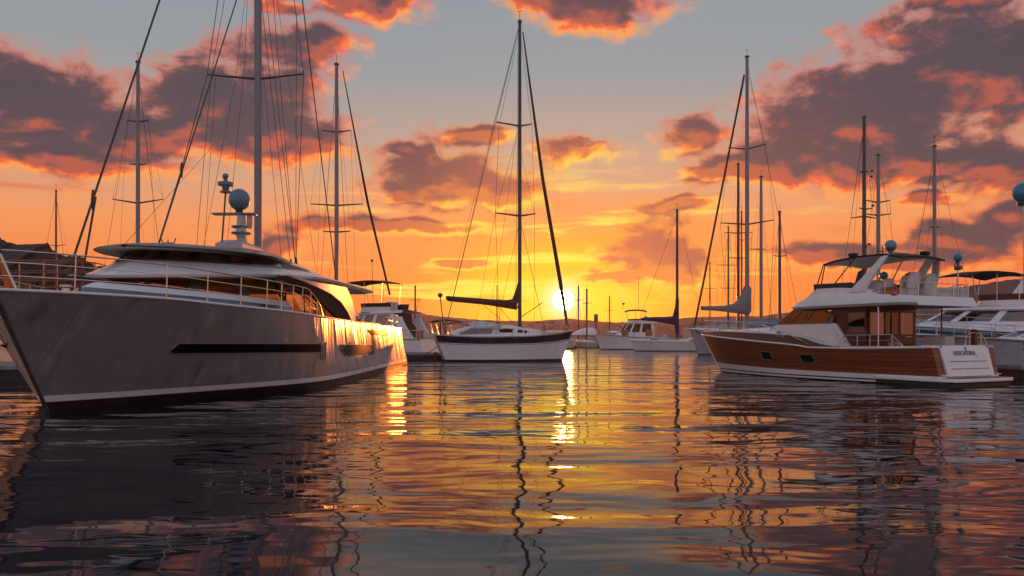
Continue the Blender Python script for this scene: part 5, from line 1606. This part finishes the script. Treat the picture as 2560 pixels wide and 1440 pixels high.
def ridge(name, label, pts, depth, mat_, seed):
    """A range of hills: crest points (x, y, z) with slopes falling both ways to the water."""
    rnd = random.Random(seed)
    rows = []
    for (a, b), n in zip(zip(pts[:-1], pts[1:]), [12] * len(pts)):
        for i in range(n):
            f = i / n
            f = f * f * (3 - 2 * f)
            c = Vector(a).lerp(Vector(b), f)
            c.z = max(c.z + rnd.uniform(-.012, .012) * c.z, .3)
            row = []
            for k in range(-6, 7):
                s_ = k / 6
                prof = (1 - abs(s_)) ** 1.35
                row.append(Vector((c.x + rnd.uniform(-.02, .02) * depth, c.y + s_ * depth, -1 + (c.z + 1) * prof * (1 if k == 0 else rnd.uniform(.97, 1.02)))))
            rows.append(row)
    o = MB().grid(rows).build(name, mat_, None, 180)
    return tag(o, label, 'hill', kind='structure')


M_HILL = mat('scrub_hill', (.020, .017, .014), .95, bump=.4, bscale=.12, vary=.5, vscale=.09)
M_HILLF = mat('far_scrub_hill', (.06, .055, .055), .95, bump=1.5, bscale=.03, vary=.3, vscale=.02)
def hp(px, py, d):
    return (at(px, d), d, zt(py, d))


ridge('hills', 'dark scrubby headland rising at the left edge behind the bow rails', [hp(-420, 560, 330), hp(-160, 585, 320), hp(-20, 590, 310), hp(28, 612, 305), hp(108, 608, 300), hp(150, 640, 300), hp(195, 642, 300), hp(232, 668, 300), hp(275, 665, 300), hp(420, 735, 310), hp(640, 820, 330)], 95, M_HILL, 3)
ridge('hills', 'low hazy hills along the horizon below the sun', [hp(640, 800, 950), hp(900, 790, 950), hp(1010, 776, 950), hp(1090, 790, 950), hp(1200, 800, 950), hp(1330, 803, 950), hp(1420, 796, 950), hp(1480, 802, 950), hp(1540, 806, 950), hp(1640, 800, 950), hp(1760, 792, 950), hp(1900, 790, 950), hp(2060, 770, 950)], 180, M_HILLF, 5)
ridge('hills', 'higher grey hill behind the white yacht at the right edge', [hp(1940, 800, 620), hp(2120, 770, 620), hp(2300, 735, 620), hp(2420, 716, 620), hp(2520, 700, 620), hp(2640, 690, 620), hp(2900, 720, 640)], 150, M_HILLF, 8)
# more craft berthed along the quay and behind the front row
GQ = 'small motor boats berthed along the quay'
for lb, px, d, hd, hm_, tp_ in (('pale motor boat with brown canopy between the blue covered sailboat and the grey sloop', 1752, 138, 100, M_PALE, (.2, -.2, 1.3, M_CANVASB)),
                                ('white motor boat with blue grey canopy behind the grey sloop\'s foredeck', 1812, 128, 170, M_WHITE, (.16, -.28, 1.2, M_CANVASBLUE)),
                                ('white cabin boat without canopy behind the grey sloop\'s mast', 1885, 120, 178, M_WHITE, None),
                                ('pale cabin boat without canopy behind the dock lamp and the white sloop\'s bow', 1372, 140, 165, M_PALE, None),
                                ('white motor boat with dark canopy just left of the white sloop\'s mast foot', 1205, 128, 10, M_WHITE, (.2, -.2, 1.4, M_CANVASD))):
    cruiser('motor_boat', lb, at(px, d), d, radians(hd), 9.5, 3.3, 1.4, hm_, None, (.14, -.26, .4, .9), None, tp_, rails=False, group=GQ)

# raised steel gangway on the left dock, seen over the grey yacht's bow
gy = thing('access_gangway', 'raised steel gangway tinted by painted-in orange light with handrails over the left dock behind the bow', 'gangway', (-30.5, 39.5, .62))
MB().box(-9.5, 10.5, -.6, .6, 3.3, 3.45).build('walkway', M_CONC, gy, bevel=.02)
for yy in (-.58, .58):
    for zz, rr in ((4.95, .035), (4.45, .025), (4.05, .025), (3.7, .025)):
        tube('handrail', [(-9.5, yy, zz), (9.6, yy, zz), (10.1, yy, zz - .12), (10.4, yy, 3.45)], rr, M_ORANGELIT, gy)
    for k in range(11):
        tube('gangway_post', [(-9.4 + k * 1.9, yy, 3.45), (-9.4 + k * 1.9, yy, 4.95)], .03, M_ORANGELIT, gy)
for x in (-9, -2.6, 3.8, 10.1):
    for yy in (-.5, .5):
        tube('trestle_leg', [(x, yy * 1.5, 0), (x, yy, 3.3)], .09, M_ORANGELIT, gy, 8)
    tube('cross_brace', [(x, -.7, .4), (x, .5, 3.1)], .04, M_ORANGELIT, gy)

# ================================================================ the evening air over the harbour
hm = bpy.data.materials.new('evening_haze')
hm.use_nodes = True
hm.node_tree.nodes.clear()
hq = G(hm.node_tree)
pv = hq.new('ShaderNodeVolumePrincipled')
pv.inputs['Color'].default_value = (.95, .86, .80, 1)
pv.inputs['Density'].default_value = .0001
pv.inputs['Anisotropy'].default_value = .72
ho = hq.new('ShaderNodeOutputMaterial')
hq.put(ho.inputs['Volume'], pv.outputs[0])
hz = MB().box(-1700, 1700, -400, 3200, -2.5, 60).build('haze', hm, None, 0)
tag(hz, 'thin warm evening haze over the harbour', 'haze', kind='stuff')
S.cycles.volume_bounces = 0
